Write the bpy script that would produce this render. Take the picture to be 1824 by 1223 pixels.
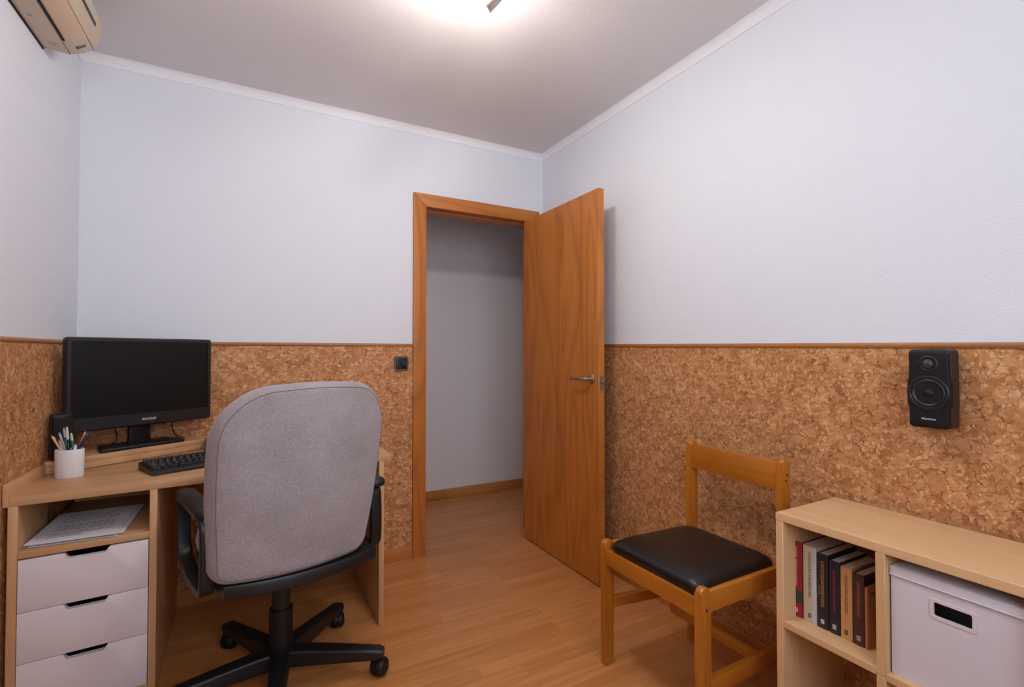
import bpy, bmesh, math, random
from mathutils import Vector, Matrix
for o in list(bpy.data.objects): bpy.data.objects.remove(o)
SC = bpy.context.scene
COL = SC.collection
R = math.radians

# ------------------------------------------------------------ camera, world, light
cam = bpy.data.cameras.new('camera')
co = bpy.data.objects.new('camera', cam); COL.objects.link(co)
cam.sensor_width = 36; cam.lens = 876.7168/1824*36
cam.clip_start = .01
CP = Vector((-1.7772, -2.7934, 1.1867))
yaw, pit, rol = R(28.6833), R(.9756), R(.029)
dv = Vector((math.sin(yaw)*math.cos(pit), math.cos(yaw)*math.cos(pit), math.sin(pit)))
rv = Vector((math.cos(yaw), -math.sin(yaw), 0)); uv_ = rv.cross(dv)
r2 = rv*math.cos(rol)+uv_*math.sin(rol); u2 = -rv*math.sin(rol)+uv_*math.cos(rol)
co.matrix_world = Matrix(((r2.x, u2.x, -dv.x, CP.x), (r2.y, u2.y, -dv.y, CP.y), (r2.z, u2.z, -dv.z, CP.z), (0, 0, 0, 1)))
SC.camera = co

world = bpy.data.worlds.new('sky'); SC.world = world; world.use_nodes = True
bg = world.node_tree.nodes['Background']
bg.inputs[0].default_value = (.55, .68, 1, 1); bg.inputs[1].default_value = .8

def area(name, loc, rot, sx, sy, power, color):
    l = bpy.data.lights.new(name, 'AREA'); l.shape = 'RECTANGLE'; l.size = sx; l.size_y = sy
    l.energy = power; l.color = color
    o = bpy.data.objects.new(name, l); COL.objects.link(o); o.location = loc; o.rotation_euler = rot
    return o
# daylight entering through the window behind the camera
area('window_daylight', (-1.35, -3.62, 1.62), (R(80), 0, 0), 1.45, 1.25, 34, (.84, .915, 1))
area('hall_fill_light', (-2.15, .55, 1.3), (0, R(-90), 0), 1.6, .7, 2.2, (1, .88, .84))  # added fill brightening the hall, standing in for an unseen next room
SPOT_POWERS = (11, 8, 8)
SC.view_settings.view_transform = 'Standard'
SC.view_settings.look = 'None'
SC.view_settings.exposure = 0.0
SC.view_settings.gamma = 1
SC.view_settings.use_curve_mapping = False

# ------------------------------------------------------------ materials
def srgb(r, g, b):
    f = lambda c: (c/255/12.92) if c/255 <= .04045 else ((c/255+.055)/1.055)**2.4
    return (f(r), f(g), f(b), 1)
MATS = {}
def nt(name):
    m = bpy.data.materials.new(name); m.use_nodes = True
    n = m.node_tree.nodes; l = m.node_tree.links
    return m, n, l, n['Principled BSDF']
def plain(name, col, rough=.5, metal=0, noise=.04, nscale=30, bump=0, bscale=200, coat=0, spec=.5, bdist=.001):
    if name in MATS: return MATS[name]
    m, n, l, b = nt(name)
    tc = n.new('ShaderNodeTexCoord'); nz = n.new('ShaderNodeTexNoise'); nz.inputs['Scale'].default_value = nscale
    l.new(tc.outputs['Object'], nz.inputs['Vector'])
    mx = n.new('ShaderNodeMix'); mx.data_type = 'RGBA'
    c = Vector(col[:3])
    mx.inputs['A'].default_value = (*(c*(1-noise)), 1); mx.inputs['B'].default_value = (*(c*(1+noise)), 1)
    l.new(nz.outputs['Fac'], mx.inputs['Factor']); l.new(mx.outputs['Result'], b.inputs['Base Color'])
    b.inputs['Roughness'].default_value = rough; b.inputs['Metallic'].default_value = metal
    b.inputs['Coat Weight'].default_value = coat; b.inputs['Specular IOR Level'].default_value = spec
    if bump:
        n2 = n.new('ShaderNodeTexNoise'); n2.inputs['Scale'].default_value = bscale; n2.inputs['Detail'].default_value = 3
        l.new(tc.outputs['Object'], n2.inputs['Vector'])
        bp = n.new('ShaderNodeBump'); bp.inputs['Strength'].default_value = bump; bp.inputs['Distance'].default_value = bdist
        l.new(n2.outputs['Fac'], bp.inputs['Height']); l.new(bp.outputs['Normal'], b.inputs['Normal'])
    MATS[name] = m
    return m
def wood(name, c1, c2, axis='X', rings=5, across=9, along=.7, rough=.4, fine=.35, coat=0, sharp=.6):
    """plain-sawn grain: contour bands of a noise stretched along the grain axis, plus fine fibre"""
    key = name+axis
    if key in MATS: return MATS[key]
    m, n, l, b = nt(key)
    tc = n.new('ShaderNodeTexCoord'); mp = n.new('ShaderNodeMapping')
    s = [across]*3; s['XYZ'.index(axis)] = along
    mp.inputs['Scale'].default_value = s
    l.new(tc.outputs['Object'], mp.inputs['Vector'])
    nz = n.new('ShaderNodeTexNoise'); nz.inputs['Scale'].default_value = 1; nz.inputs['Detail'].default_value = 1.2
    nz.inputs['Roughness'].default_value = .4
    l.new(mp.outputs[0], nz.inputs['Vector'])
    mu = n.new('ShaderNodeMath'); mu.operation = 'MULTIPLY'; mu.inputs[1].default_value = rings*6.28
    l.new(nz.outputs['Fac'], mu.inputs[0])
    sn = n.new('ShaderNodeMath'); sn.operation = 'SINE'; l.new(mu.outputs[0], sn.inputs[0])
    mr = n.new('ShaderNodeMapRange'); mr.inputs[1].default_value = -1; mr.inputs[2].default_value = 1
    pw_ = n.new('ShaderNodeMath'); pw_.operation = 'POWER'; pw_.inputs[1].default_value = sharp
    l.new(sn.outputs[0], mr.inputs[0]); l.new(mr.outputs[0], pw_.inputs[0])
    mp2 = n.new('ShaderNodeMapping'); s2 = [260]*3; s2['XYZ'.index(axis)] = 6
    mp2.inputs['Scale'].default_value = s2; l.new(tc.outputs['Object'], mp2.inputs['Vector'])
    n2 = n.new('ShaderNodeTexNoise'); n2.inputs['Scale'].default_value = 1; n2.inputs['Detail'].default_value = 2
    l.new(mp2.outputs[0], n2.inputs['Vector'])
    n3 = n.new('ShaderNodeTexNoise'); n3.inputs['Scale'].default_value = 2.2
    mp3 = n.new('ShaderNodeMapping'); s3 = [6]*3; s3['XYZ'.index(axis)] = .5
    mp3.inputs['Scale'].default_value = s3; l.new(tc.outputs['Object'], mp3.inputs['Vector']); l.new(mp3.outputs[0], n3.inputs['Vector'])
    a1 = n.new('ShaderNodeMix'); a1.data_type = 'FLOAT'; a1.inputs['Factor'].default_value = fine
    l.new(pw_.outputs[0], a1.inputs['A']); l.new(n2.outputs['Fac'], a1.inputs['B'])
    a2 = n.new('ShaderNodeMix'); a2.data_type = 'FLOAT'; a2.inputs['Factor'].default_value = .35
    l.new(a1.outputs['Result'], a2.inputs['A']); l.new(n3.outputs['Fac'], a2.inputs['B'])
    mx = n.new('ShaderNodeMix'); mx.data_type = 'RGBA'
    mx.inputs['A'].default_value = c1; mx.inputs['B'].default_value = c2
    l.new(a2.outputs['Result'], mx.inputs['Factor']); l.new(mx.outputs['Result'], b.inputs['Base Color'])
    b.inputs['Roughness'].default_value = rough; b.inputs['Coat Weight'].default_value = coat
    b.inputs['Coat Roughness'].default_value = .25
    bp = n.new('ShaderNodeBump'); bp.inputs['Strength'].default_value = .12; bp.inputs['Distance'].default_value = .001
    l.new(n2.outputs['Fac'], bp.inputs['Height']); l.new(bp.outputs['Normal'], b.inputs['Normal'])
    MATS[key] = m
    return m
def paint_mat(name, col, bs=.8, sc=120):
    m, n, l, b = nt(name)
    tc = n.new('ShaderNodeTexCoord')
    nz = n.new('ShaderNodeTexNoise'); nz.inputs['Scale'].default_value = sc; nz.inputs['Detail'].default_value = 3
    mp = n.new('ShaderNodeMapping'); mp.inputs['Scale'].default_value = (1, 1, 1.5); l.new(tc.outputs['Object'], mp.inputs[0])
    l.new(mp.outputs[0], nz.inputs['Vector'])
    bp = n.new('ShaderNodeBump'); bp.inputs['Strength'].default_value = bs; bp.inputs['Distance'].default_value = .0022
    l.new(nz.outputs['Fac'], bp.inputs['Height']); l.new(bp.outputs['Normal'], b.inputs['Normal'])
    b.inputs['Base Color'].default_value = col; b.inputs['Roughness'].default_value = .85
    b.inputs['Specular IOR Level'].default_value = .25
    return m
def cork_mat():
    m, n, l, b = nt('cork_panel')
    tc = n.new('ShaderNodeTexCoord')
    dn = n.new('ShaderNodeTexNoise'); dn.inputs['Scale'].default_value = 38; dn.inputs['Detail'].default_value = 3
    l.new(tc.outputs['Object'], dn.inputs['Vector'])
    sub = n.new('ShaderNodeVectorMath'); sub.operation = 'SUBTRACT'; sub.inputs[1].default_value = (.5, .5, .5)
    l.new(dn.outputs['Color'], sub.inputs[0])
    scl = n.new('ShaderNodeVectorMath'); scl.operation = 'SCALE'; scl.inputs['Scale'].default_value = .03
    l.new(sub.outputs[0], scl.inputs[0])
    add = n.new('ShaderNodeVectorMath'); add.operation = 'ADD'
    l.new(tc.outputs['Object'], add.inputs[0]); l.new(scl.outputs[0], add.inputs[1])
    def vor(scale, feat='F1', vec=None, stretch=None, rnd=1):
        v = n.new('ShaderNodeTexVoronoi'); v.feature = feat; v.inputs['Scale'].default_value = scale
        v.inputs['Randomness'].default_value = rnd
        src = vec or add.outputs[0]
        if stretch:
            mp = n.new('ShaderNodeMapping'); mp.inputs['Scale'].default_value = stretch[0]; mp.inputs['Rotation'].default_value = stretch[1]
            l.new(src, mp.inputs[0]); src = mp.outputs[0]
        l.new(src, v.inputs['Vector'])
        return v
    def ramp(inp, stops, mode='LINEAR'):
        r = n.new('ShaderNodeValToRGB'); r.color_ramp.interpolation = mode
        e = r.color_ramp.elements
        while len(e) < len(stops): e.new(.5)
        for el, (p, c) in zip(e, stops): el.position = p; el.color = c
        l.new(inp, r.inputs[0]); return r
    def sep(inp):
        s = n.new('ShaderNodeSeparateColor'); l.new(inp, s.inputs[0]); return s.outputs[0]
    def mix(f, a, c, mode='MIX', fv=None):
        x = n.new('ShaderNodeMix'); x.data_type = 'RGBA'; x.blend_type = mode
        if fv is not None: x.inputs['Factor'].default_value = fv
        else: l.new(f, x.inputs['Factor'])
        l.new(a, x.inputs['A']); l.new(c, x.inputs['B']); return x.outputs['Result']
    vA = vor(29); vB = vor(64, stretch=((1, 1, 1.6), (.5, .7, .3)))
    cA = ramp(sep(vA.outputs['Color']), [(0, srgb(164, 106, 62)), (.4, srgb(188, 129, 80)), (.75, srgb(203, 146, 96)), (1, srgb(218, 168, 120))])
    cB = ramp(sep(vB.outputs['Color']), [(0, srgb(154, 96, 56)), (.5, srgb(190, 132, 83)), (.85, srgb(208, 154, 106)), (1, srgb(228, 186, 140))])
    c = mix(None, cA.outputs[0], cB.outputs[0], fv=.5)
    # pale curled flakes
    for k, (rot, sc) in enumerate((((.3, .4, .9), 26), ((1.2, .9, 2.1), 22), ((2.2, 1.4, .2), 34))):
        vf = vor(sc, stretch=((1, 3.2, 2.2), rot))
        rn = n.new('ShaderNodeMath'); rn.operation = 'GREATER_THAN'; rn.inputs[1].default_value = .80; l.new(sep(vf.outputs['Color']), rn.inputs[0])
        ds = ramp(vf.outputs['Distance'], [(.26, (1, 1, 1, 1)), (.34, (0, 0, 0, 1))])
        mm = n.new('ShaderNodeMath'); mm.operation = 'MULTIPLY'; l.new(rn.outputs[0], mm.inputs[0]); l.new(ds.outputs[0], mm.inputs[1])
        m2 = n.new('ShaderNodeMath'); m2.operation = 'MULTIPLY'; m2.inputs[1].default_value = .78; l.new(mm.outputs[0], m2.inputs[0])
        rgb = n.new('ShaderNodeRGB'); rgb.outputs[0].default_value = srgb(224, 180, 132)
        c = mix(m2.outputs[0], c, rgb.outputs[0])
    # dark cracks between granules
    for sc, wdt, thr in ((26, .04, .51), (56, .05, .54)):
        vE = vor(sc, 'DISTANCE_TO_EDGE')
        ed = ramp(vE.outputs['Distance'], [(0, (1, 1, 1, 1)), (wdt, (0, 0, 0, 1))])
        mk = n.new('ShaderNodeTexNoise'); mk.inputs['Scale'].default_value = 45+sc*.3; l.new(tc.outputs['Object'], mk.inputs['Vector'])
        mr = ramp(mk.outputs['Fac'], [(thr-.02, (0, 0, 0, 1)), (thr+.06, (1, 1, 1, 1))])
        mm = n.new('ShaderNodeMath'); mm.operation = 'MULTIPLY'; l.new(ed.outputs[0], mm.inputs[0]); l.new(mr.outputs[0], mm.inputs[1])
        m2 = n.new('ShaderNodeMath'); m2.operation = 'MULTIPLY'; m2.inputs[1].default_value = .85; l.new(mm.outputs[0], m2.inputs[0])
        rgb = n.new('ShaderNodeRGB'); rgb.outputs[0].default_value = srgb(84, 46, 24)
        c = mix(m2.outputs[0], c, rgb.outputs[0])
        hgt = mm
    l.new(c, b.inputs['Base Color'])
    b.inputs['Roughness'].default_value = .62; b.inputs['Specular IOR Level'].default_value = .35
    bp = n.new('ShaderNodeBump'); bp.inputs['Strength'].default_value = .35; bp.inputs['Distance'].default_value = .001
    iv = n.new('ShaderNodeMath'); iv.operation = 'SUBTRACT'; l.new(sep(vB.outputs['Color']), iv.inputs[0]); l.new(hgt.outputs[0], iv.inputs[1])
    l.new(iv.outputs[0], bp.inputs['Height']); l.new(bp.outputs['Normal'], b.inputs['Normal'])
    return m
def floor_mat():
    m, n, l, b = nt('laminate_floor')
    tc = n.new('ShaderNodeTexCoord')
    br = n.new('ShaderNodeTexBrick'); br.offset = .37; br.offset_frequency = 2; br.squash = 1
    br.inputs['Scale'].default_value = 1; br.inputs['Brick Width'].default_value = .42; br.inputs['Row Height'].default_value = .064
    br.inputs['Mortar Size'].default_value = .0007; br.inputs['Mortar Smooth'].default_value = .3; br.inputs['Bias'].default_value = 0
    br.inputs['Color1'].default_value = srgb(190, 125, 70); br.inputs['Color2'].default_value = srgb(204, 141, 84)
    br.inputs['Mortar'].default_value = srgb(166, 104, 56)
    l.new(tc.outputs['Object'], br.inputs['Vector'])
    mp = n.new('ShaderNodeMapping'); mp.inputs['Scale'].default_value = (3.2, 60, 1); l.new(tc.outputs['Object'], mp.inputs[0])
    # shift the grain from strip to strip
    sx = n.new('ShaderNodeVectorMath'); sx.operation = 'SCALE'; sx.inputs['Scale'].default_value = 37
    l.new(br.outputs['Color'], sx.inputs[0])
    ad = n.new('ShaderNodeVectorMath'); ad.operation = 'ADD'; l.new(mp.outputs[0], ad.inputs[0]); l.new(sx.outputs[0], ad.inputs[1])
    nz = n.new('ShaderNodeTexNoise'); nz.inputs['Scale'].default_value = 1; nz.inputs['Detail'].default_value = 3; nz.inputs['Distortion'].default_value = .6
    l.new(ad.outputs[0], nz.inputs['Vector'])
    mr = n.new('ShaderNodeMapRange'); mr.inputs[1].default_value = .3; mr.inputs[2].default_value = .7
    mr.inputs[3].default_value = .80; mr.inputs[4].default_value = 1.10
    l.new(nz.outputs['Fac'], mr.inputs[0])
    mx = n.new('ShaderNodeVectorMath'); mx.operation = 'SCALE'; l.new(br.outputs['Color'], mx.inputs[0]); l.new(mr.outputs[0], mx.inputs['Scale'])
    l.new(mx.outputs[0], b.inputs['Base Color'])
    b.inputs['Roughness'].default_value = .36; b.inputs['Specular IOR Level'].default_value = .45
    return m
def fabric_mat():
    m, n, l, b = nt('grey_upholstery')
    tc = n.new('ShaderNodeTexCoord')
    n1 = n.new('ShaderNodeTexNoise'); n1.inputs['Scale'].default_value = 420; n1.inputs['Detail'].default_value = 3
    n2 = n.new('ShaderNodeTexNoise'); n2.inputs['Scale'].default_value = 9; n2.inputs['Detail'].default_value = 2
    mp = n.new('ShaderNodeMapping'); mp.inputs['Scale'].default_value = (120, 120, 900)
    l.new(tc.outputs['Object'], n1.inputs['Vector']); l.new(tc.outputs['Object'], n2.inputs['Vector']); l.new(tc.outputs['Object'], mp.inputs[0])
    n3 = n.new('ShaderNodeTexNoise'); n3.inputs['Scale'].default_value = 1; l.new(mp.outputs[0], n3.inputs['Vector'])
    r = n.new('ShaderNodeValToRGB'); e = r.color_ramp.elements
    e[0].position = .3; e[0].color = srgb(112, 101, 100); e[1].position = .7; e[1].color = srgb(184, 175, 180)
    av = n.new('ShaderNodeMix'); av.data_type = 'FLOAT'; av.inputs['Factor'].default_value = .4
    l.new(n1.outputs['Fac'], av.inputs['A']); l.new(n3.outputs['Fac'], av.inputs['B'])
    a2 = n.new('ShaderNodeMix'); a2.data_type = 'FLOAT'; a2.inputs['Factor'].default_value = .2
    l.new(av.outputs['Result'], a2.inputs['A']); l.new(n2.outputs['Fac'], a2.inputs['B'])
    l.new(a2.outputs['Result'], r.inputs[0]); l.new(r.outputs[0], b.inputs['Base Color'])
    b.inputs['Roughness'].default_value = .9; b.inputs['Specular IOR Level'].default_value = .2
    b.inputs['Sheen Weight'].default_value = .25; b.inputs['Sheen Tint'].default_value = (.9, .92, 1, 1)
    bp = n.new('ShaderNodeBump'); bp.inputs['Strength'].default_value = .4; bp.inputs['Distance'].default_value = .001
    l.new(n1.outputs['Fac'], bp.inputs['Height']); l.new(bp.outputs['Normal'], b.inputs['Normal'])
    return m
WALL = paint_mat('wall_paint', srgb(226, 229, 238))
CEIL = paint_mat('ceiling_paint', srgb(224, 219, 221), .35, 90)
COVE = plain('cove_paint', srgb(234, 234, 240), .8, noise=.01)
HALL = paint_mat('hall_paint', srgb(226, 220, 224), .3)
CORK = cork_mat(); FLOOR = floor_mat(); FABRIC = fabric_mat()
def DOORW(a='Z'): return wood('cherry_door', srgb(142, 76, 24), srgb(202, 126, 52), a, rings=7, across=6.0, along=.85, rough=.42, fine=.35, sharp=.3)
def DADO(a): return wood('dado_wood', srgb(134, 82, 40), srgb(186, 124, 72), a, rings=2, rough=.4)
def BASEW(a): return wood('skirting_wood', srgb(166, 100, 48), srgb(196, 130, 70), a, rings=3, rough=.42)
def DESKW(a): return wood('desk_oak', srgb(176, 128, 86), srgb(214, 170, 126), a, rings=2.5, across=16, along=.8, rough=.42, fine=.5)
def SHELFW(a): return wood('birch_laminate', srgb(206, 160, 112), srgb(232, 194, 148), a, rings=2.5, across=16, along=.8, rough=.42, fine=.5)
def CHAIRW(a): return wood('honey_beech', srgb(160, 88, 18), srgb(194, 120, 36), a, rings=3, across=14, along=1.5, rough=.28, fine=.3, coat=.4)
BLACK = plain('black_plastic', srgb(22, 22, 25), .42, bump=.15, bscale=900)
BLACKM = plain('black_matte_plastic', srgb(17, 17, 20), .5, spec=.35)
SCREEN = plain('dark_screen', srgb(13, 13, 15), .36, spec=.3)
LEATHER = plain('black_leatherette', srgb(18, 14, 13), .38, bump=.25, bscale=350)
DRAWER = plain('white_lacquer', srgb(225, 218, 222), .5, noise=.02, nscale=6)
STEEL = plain('brushed_steel', srgb(176, 168, 166), .3, metal=1)
NICKEL = plain('satin_nickel', srgb(190, 176, 168), .33, metal=1)
BEIGE = plain('aged_beige_plastic', srgb(212, 192, 168), .5, noise=.05, nscale=5)
BEIGE2 = plain('yellowed_beige_plastic', srgb(206, 178, 150), .5, noise=.05, nscale=5)
PITCH = plain('deep_black', srgb(8, 8, 9), .8)
DARKG = plain('dark_grey_plastic', srgb(52, 52, 56), .4)
GREYP = plain('mid_grey_plastic', srgb(104, 100, 98), .5)
WHITE = plain('white_ceramic', srgb(232, 228, 230), .4, noise=.01)
PAPER = plain('white_paper', srgb(236, 236, 244), .8, noise=.01)
INK = plain('grey_print', srgb(156, 154, 166), .8)
CANVAS = plain('white_canvas', srgb(216, 211, 220), .75, noise=.03, nscale=60, bump=.3, bscale=500)
PAGES = plain('book_pages', srgb(214, 200, 180), .85, noise=.06, nscale=300)
LOGO = plain('logo_silver', srgb(236, 232, 236), .5)

# ------------------------------------------------------------ helpers
def link(name, me, mat, parent=None, smooth=40):
    o = bpy.data.objects.new(name, me); COL.objects.link(o)
    for m in (mat if isinstance(mat, (list, tuple)) else [mat]): me.materials.append(m)
    if smooth:
        for p in me.polygons: p.use_smooth = True
        me.set_sharp_from_angle(angle=R(smooth))
    if parent: o.parent = parent
    return o
def obj(name, bm, mat, parent=None, smooth=40):
    bmesh.ops.recalc_face_normals(bm, faces=bm.faces)
    me = bpy.data.meshes.new(name); bm.to_mesh(me); bm.free()
    return link(name, me, mat, parent, smooth)
def tag(o, label, cat, group=None):
    o['label'] = label; o['category'] = cat
    if group: o['group'] = group
    return o
def thing(name, label, cat, loc=(0, 0, 0), rotz=0, group=None):
    o = bpy.data.objects.new(name, None); COL.objects.link(o); o.empty_display_size = .05
    o.location = loc; o.rotation_euler = (0, 0, rotz)
    return tag(o, label, cat, group)
def struct(name, bm, mat, smooth=40):
    o = obj(name, bm, mat, None, smooth); o['kind'] = 'structure'; return o
def NB(): return bmesh.new()
def bx(bm, lo, hi, bev=0, seg=2, mi=0):
    lo = Vector(lo); hi = Vector(hi)
    t = bmesh.new(); bmesh.ops.create_cube(t, size=1)
    for v in t.verts: v.co = Vector(((v.co.x+.5)*(hi.x-lo.x)+lo.x, (v.co.y+.5)*(hi.y-lo.y)+lo.y, (v.co.z+.5)*(hi.z-lo.z)+lo.z))
    if bev: bmesh.ops.bevel(t, geom=t.edges, offset=bev, segments=seg, profile=.5, affect='EDGES')
    merge(bm, t, mi); return bm
def merge(bm, t, mi=0, mat=None):
    vm = {}
    for v in t.verts: vm[v] = bm.verts.new(mat @ v.co if mat else v.co)
    for f in t.faces:
        try:
            nf = bm.faces.new([vm[v] for v in f.verts]); nf.material_index = mi if mi else f.material_index
        except ValueError: pass
    t.free()
def box(lo, hi, bev=0, seg=2): return bx(NB(), lo, hi, bev, seg)
def prism(bm, pts, vec, mi=0, bev=0):
    """closed polygon pts (3D) extruded by vec"""
    t = bmesh.new(); vec = Vector(vec)
    a = [t.verts.new(Vector(p)) for p in pts]; b = [t.verts.new(Vector(p)+vec) for p in pts]
    n = len(a); t.faces.new(a); t.faces.new(b[::-1])
    for i in range(n): t.faces.new((a[i], b[i], b[(i+1) % n], a[(i+1) % n]))
    if bev: bmesh.ops.bevel(t, geom=t.edges, offset=bev, segments=2, profile=.5, affect='EDGES')
    merge(bm, t, mi); return bm
def loft(bm, rings, cap=True, closed=False, mi=0):
    t = bmesh.new(); vs = [[t.verts.new(Vector(p)) for p in r] for r in rings]
    n = len(vs[0]); m = len(vs)
    for i in range(m if closed else m-1):
        A, B = vs[i], vs[(i+1) % m]
        for j in range(n): t.faces.new((A[j], A[(j+1) % n], B[(j+1) % n], B[j]))
    if cap and not closed: t.faces.new(vs[0][::-1]); t.faces.new(vs[-1])
    merge(bm, t, mi); return bm
def tube(bm, pts, rad, n=12, mi=0, cap=True):
    pts = [Vector(p) for p in pts]; rads = rad if isinstance(rad, (list, tuple)) else [rad]*len(pts)
    rings = []; up = None
    for i, p in enumerate(pts):
        d = (pts[min(i+1, len(pts)-1)]-pts[max(i-1, 0)]).normalized()
        if up is None:
            up = d.orthogonal().normalized()
        up = (up-d*up.dot(d)).normalized(); s = d.cross(up)
        rings.append([p+(up*math.cos(a)+s*math.sin(a))*rads[i] for a in [2*math.pi*k/n for k in range(n)]])
    return loft(bm, rings, cap, mi=mi)
def lathe(bm, prof, c=(0, 0, 0), axis='Z', n=32, mi=0, sx=1, sy=1):
    """prof list of (r, h)"""
    rings = []
    for r, h in prof:
        rg = []
        for k in range(n):
            a = 2*math.pi*k/n; u, v = r*math.cos(a)*sx, r*math.sin(a)*sy
            p = {'Z': (u, v, h), 'X': (h, u, v), 'Y': (v, h, u)}[axis]
            rg.append(Vector(p)+Vector(c))
        rings.append(rg)
    return loft(bm, rings, True, mi=mi)
def rrect(w, h, r, seg=6, cx=0, cy=0):
    out = []
    for sx, sy, a0 in ((1, 1, 0), (-1, 1, 90), (-1, -1, 180), (1, -1, 270)):
        for k in range(seg+1):
            a = R(a0+90*k/seg); out.append((cx+sx*(w/2-r)+r*math.cos(a), cy+sy*(h/2-r)+r*math.sin(a)))
    return out
def text(name, s, size, mat, parent, M, align='CENTER', extr=.0002, width=None, label=None):
    cu = bpy.data.curves.new(name, 'FONT'); cu.body = s; cu.size = size; cu.align_x = align; cu.align_y = 'CENTER'; cu.extrude = extr
    cu.resolution_u = 2
    t = bpy.data.objects.new('tmp', cu); COL.objects.link(t)
    me = bpy.data.meshes.new_from_object(t); bpy.data.objects.remove(t); bpy.data.curves.remove(cu)
    if width:
        xs = [v.co.x for v in me.vertices]; k = width/(max(xs)-min(xs))
        for v in me.vertices: v.co.x *= k
    me.transform(M)
    o = link(name, me, mat, parent, 0)
    if label: o['label'] = label
    return o
def basis(o, x, y):
    x = Vector(x).normalized(); y = Vector(y).normalized(); z = x.cross(y)
    return Matrix(((x.x, y.x, z.x, o[0]), (x.y, y.y, z.y, o[1]), (x.z, y.z, z.z, o[2]), (0, 0, 0, 1)))

# ------------------------------------------------------------ room shell
YF = -3.35                                   # front wall, behind the camera
cz = lambda y: 2.466-.012*y                  # bottom of the cove
xl = lambda y: -2.412+.0225*y                # left wall
xr = lambda y: -.014 if y > 0 else min(0, -.014+.010*(-y))   # right wall
RAIL = 1.234
rr_ = lambda y: 1.238+.011*y
bm = NB(); bx(bm, (-2.62, YF-.15, -.06), (.15, .12, 0)); bx(bm, (-2.2, .12, -.06), (1.25, 1.1, 0))
struct('floor', bm, FLOOR, 0)
bm = NB()
h0, h1 = cz(0)+.04, cz(YF)+.04
prism(bm, [(-2.62, .12, h0), (.15, .12, h0), (.15, .12, h0+.1), (-2.62, .12, h0+.1)], (0, 0, 0.0001)) if False else None
t = bmesh.new()
vs = [t.verts.new(p) for p in ((-2.62, .12, h0-.0015), (.15, .12, h0-.0015), (.15, YF-.15, h1+.002), (-2.62, YF-.15, h1+.002))]
vt = [t.verts.new(v.co+Vector((0, 0, .1))) for v in vs]
t.faces.new(vs); t.faces.new(vt[::-1])
for i in range(4): t.faces.new((vs[i], vt[i], vt[(i+1) % 4], vs[(i+1) % 4]))
merge(bm, t); struct('ceiling', bm, CEIL, 0)
DX0, DX1, DZ = -.838, -.088, 2.045           # door opening in the back wall
bm = NB(); H = 2.62
bx(bm, (-2.6, 0, 0), (DX0-.03, .10, H)); bx(bm, (DX1+.03, 0, 0), (.13, .10, H)); bx(bm, (DX0-.03, 0, DZ+.03), (DX1+.03, .10, H))
struct('wall_back', bm, WALL, 0)
struct('wall_left', prism(NB(), [(xl(.1), .1, 0), (xl(YF-.15), YF-.15, 0), (xl(YF-.15)-.12, YF-.15, 0), (xl(.1)-.12, .1, 0)], (0, 0, H)), WALL, 0)
struct('wall_right', prism(NB(), [(-.014, 0, 0), (0, -1.4, 0), (0, YF-.15, 0), (.13, YF-.15, 0), (.13, 0, 0)], (0, 0, H)), WALL, 0)
WX0, WX1, WZ0, WZ1 = -2.05, -.65, 1.0, 2.25  # window opening
bm = NB()
bx(bm, (-2.6, YF-.15, 0), (WX0, YF, H)); bx(bm, (WX1, YF-.15, 0), (.13, YF, H))
bx(bm, (WX0, YF-.15, 0), (WX1, YF, WZ0)); bx(bm, (WX0, YF-.15, WZ1), (WX1, YF, H))
struct('wall_front', bm, WALL, 0)
w = bpy.data.objects.new('window_1', None); COL.objects.link(w); w['kind'] = 'structure'; w.location = ((WX0+WX1)/2, YF-.1, WZ0)
bm = NB(); hw = (WX1-WX0)/2; hh = WZ1-WZ0
for a, b_ in (((-hw, -.02, 0), (-hw+.05, .03, hh)), ((hw-.05, -.02, 0), (hw, .03, hh)), ((-hw+.05, -.02, 0), (hw-.05, .03, .05)), ((-hw+.05, -.02, hh-.05), (hw-.05, .03, hh)), ((-.03, -.02, .05), (.03, .03, hh-.05))):
    bx(bm, a, b_, .004)
obj('window_frame', bm, WHITE, w)
gm, gn, gl, gb = nt('window_glass')
tr = gn.new('ShaderNodeBsdfTransparent'); gs = gn.new('ShaderNodeBsdfGlossy'); gs.inputs['Roughness'].default_value = .02
mxs = gn.new('ShaderNodeMixShader'); mxs.inputs[0].default_value = .06
gl.new(tr.outputs[0], mxs.inputs[1]); gl.new(gs.outputs[0], mxs.inputs[2]); gl.new(mxs.outputs[0], gn['Material Output'].inputs[0])
for s in (-1, 1):
    obj('window_pane', box((min(s*.03, s*(hw-.05)), 0, .05), (max(s*.03, s*(hw-.05)), .006, hh-.05)), gm, w, 0)
obj('window_sill', box((-hw-.03, .03, -.03), (hw+.03, .17, 0), .004), WHITE, w)

# hall beyond the door
bm = NB(); bx(bm, (-2.2, .985, 0), (1.25, 1.1, 2.6)); struct('wall_hall', bm, HALL, 0)
struct('wall_hall_left', box((-2.3, .1, 0), (-2.2, 1.1, 2.6)), HALL, 0)
struct('wall_hall_right', box((1.25, .1, 0), (1.35, 1.1, 2.6)), HALL, 0)
struct('wall_hall_near', box((.13, .0, 0), (1.35, .1, 2.6)), HALL, 0)
struct('ceiling_hall', box((-2.3, .1, 2.5), (1.35, 1.1, 2.6)), CEIL, 0)
bm = NB(); bx(bm, (-2.2, .968, 0), (-.32, .985, .077), .003); bx(bm, (-.319, .968, 0), (1.25, .985, .077), .003)
struct('baseboard_hall', bm, BASEW('X'))

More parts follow.
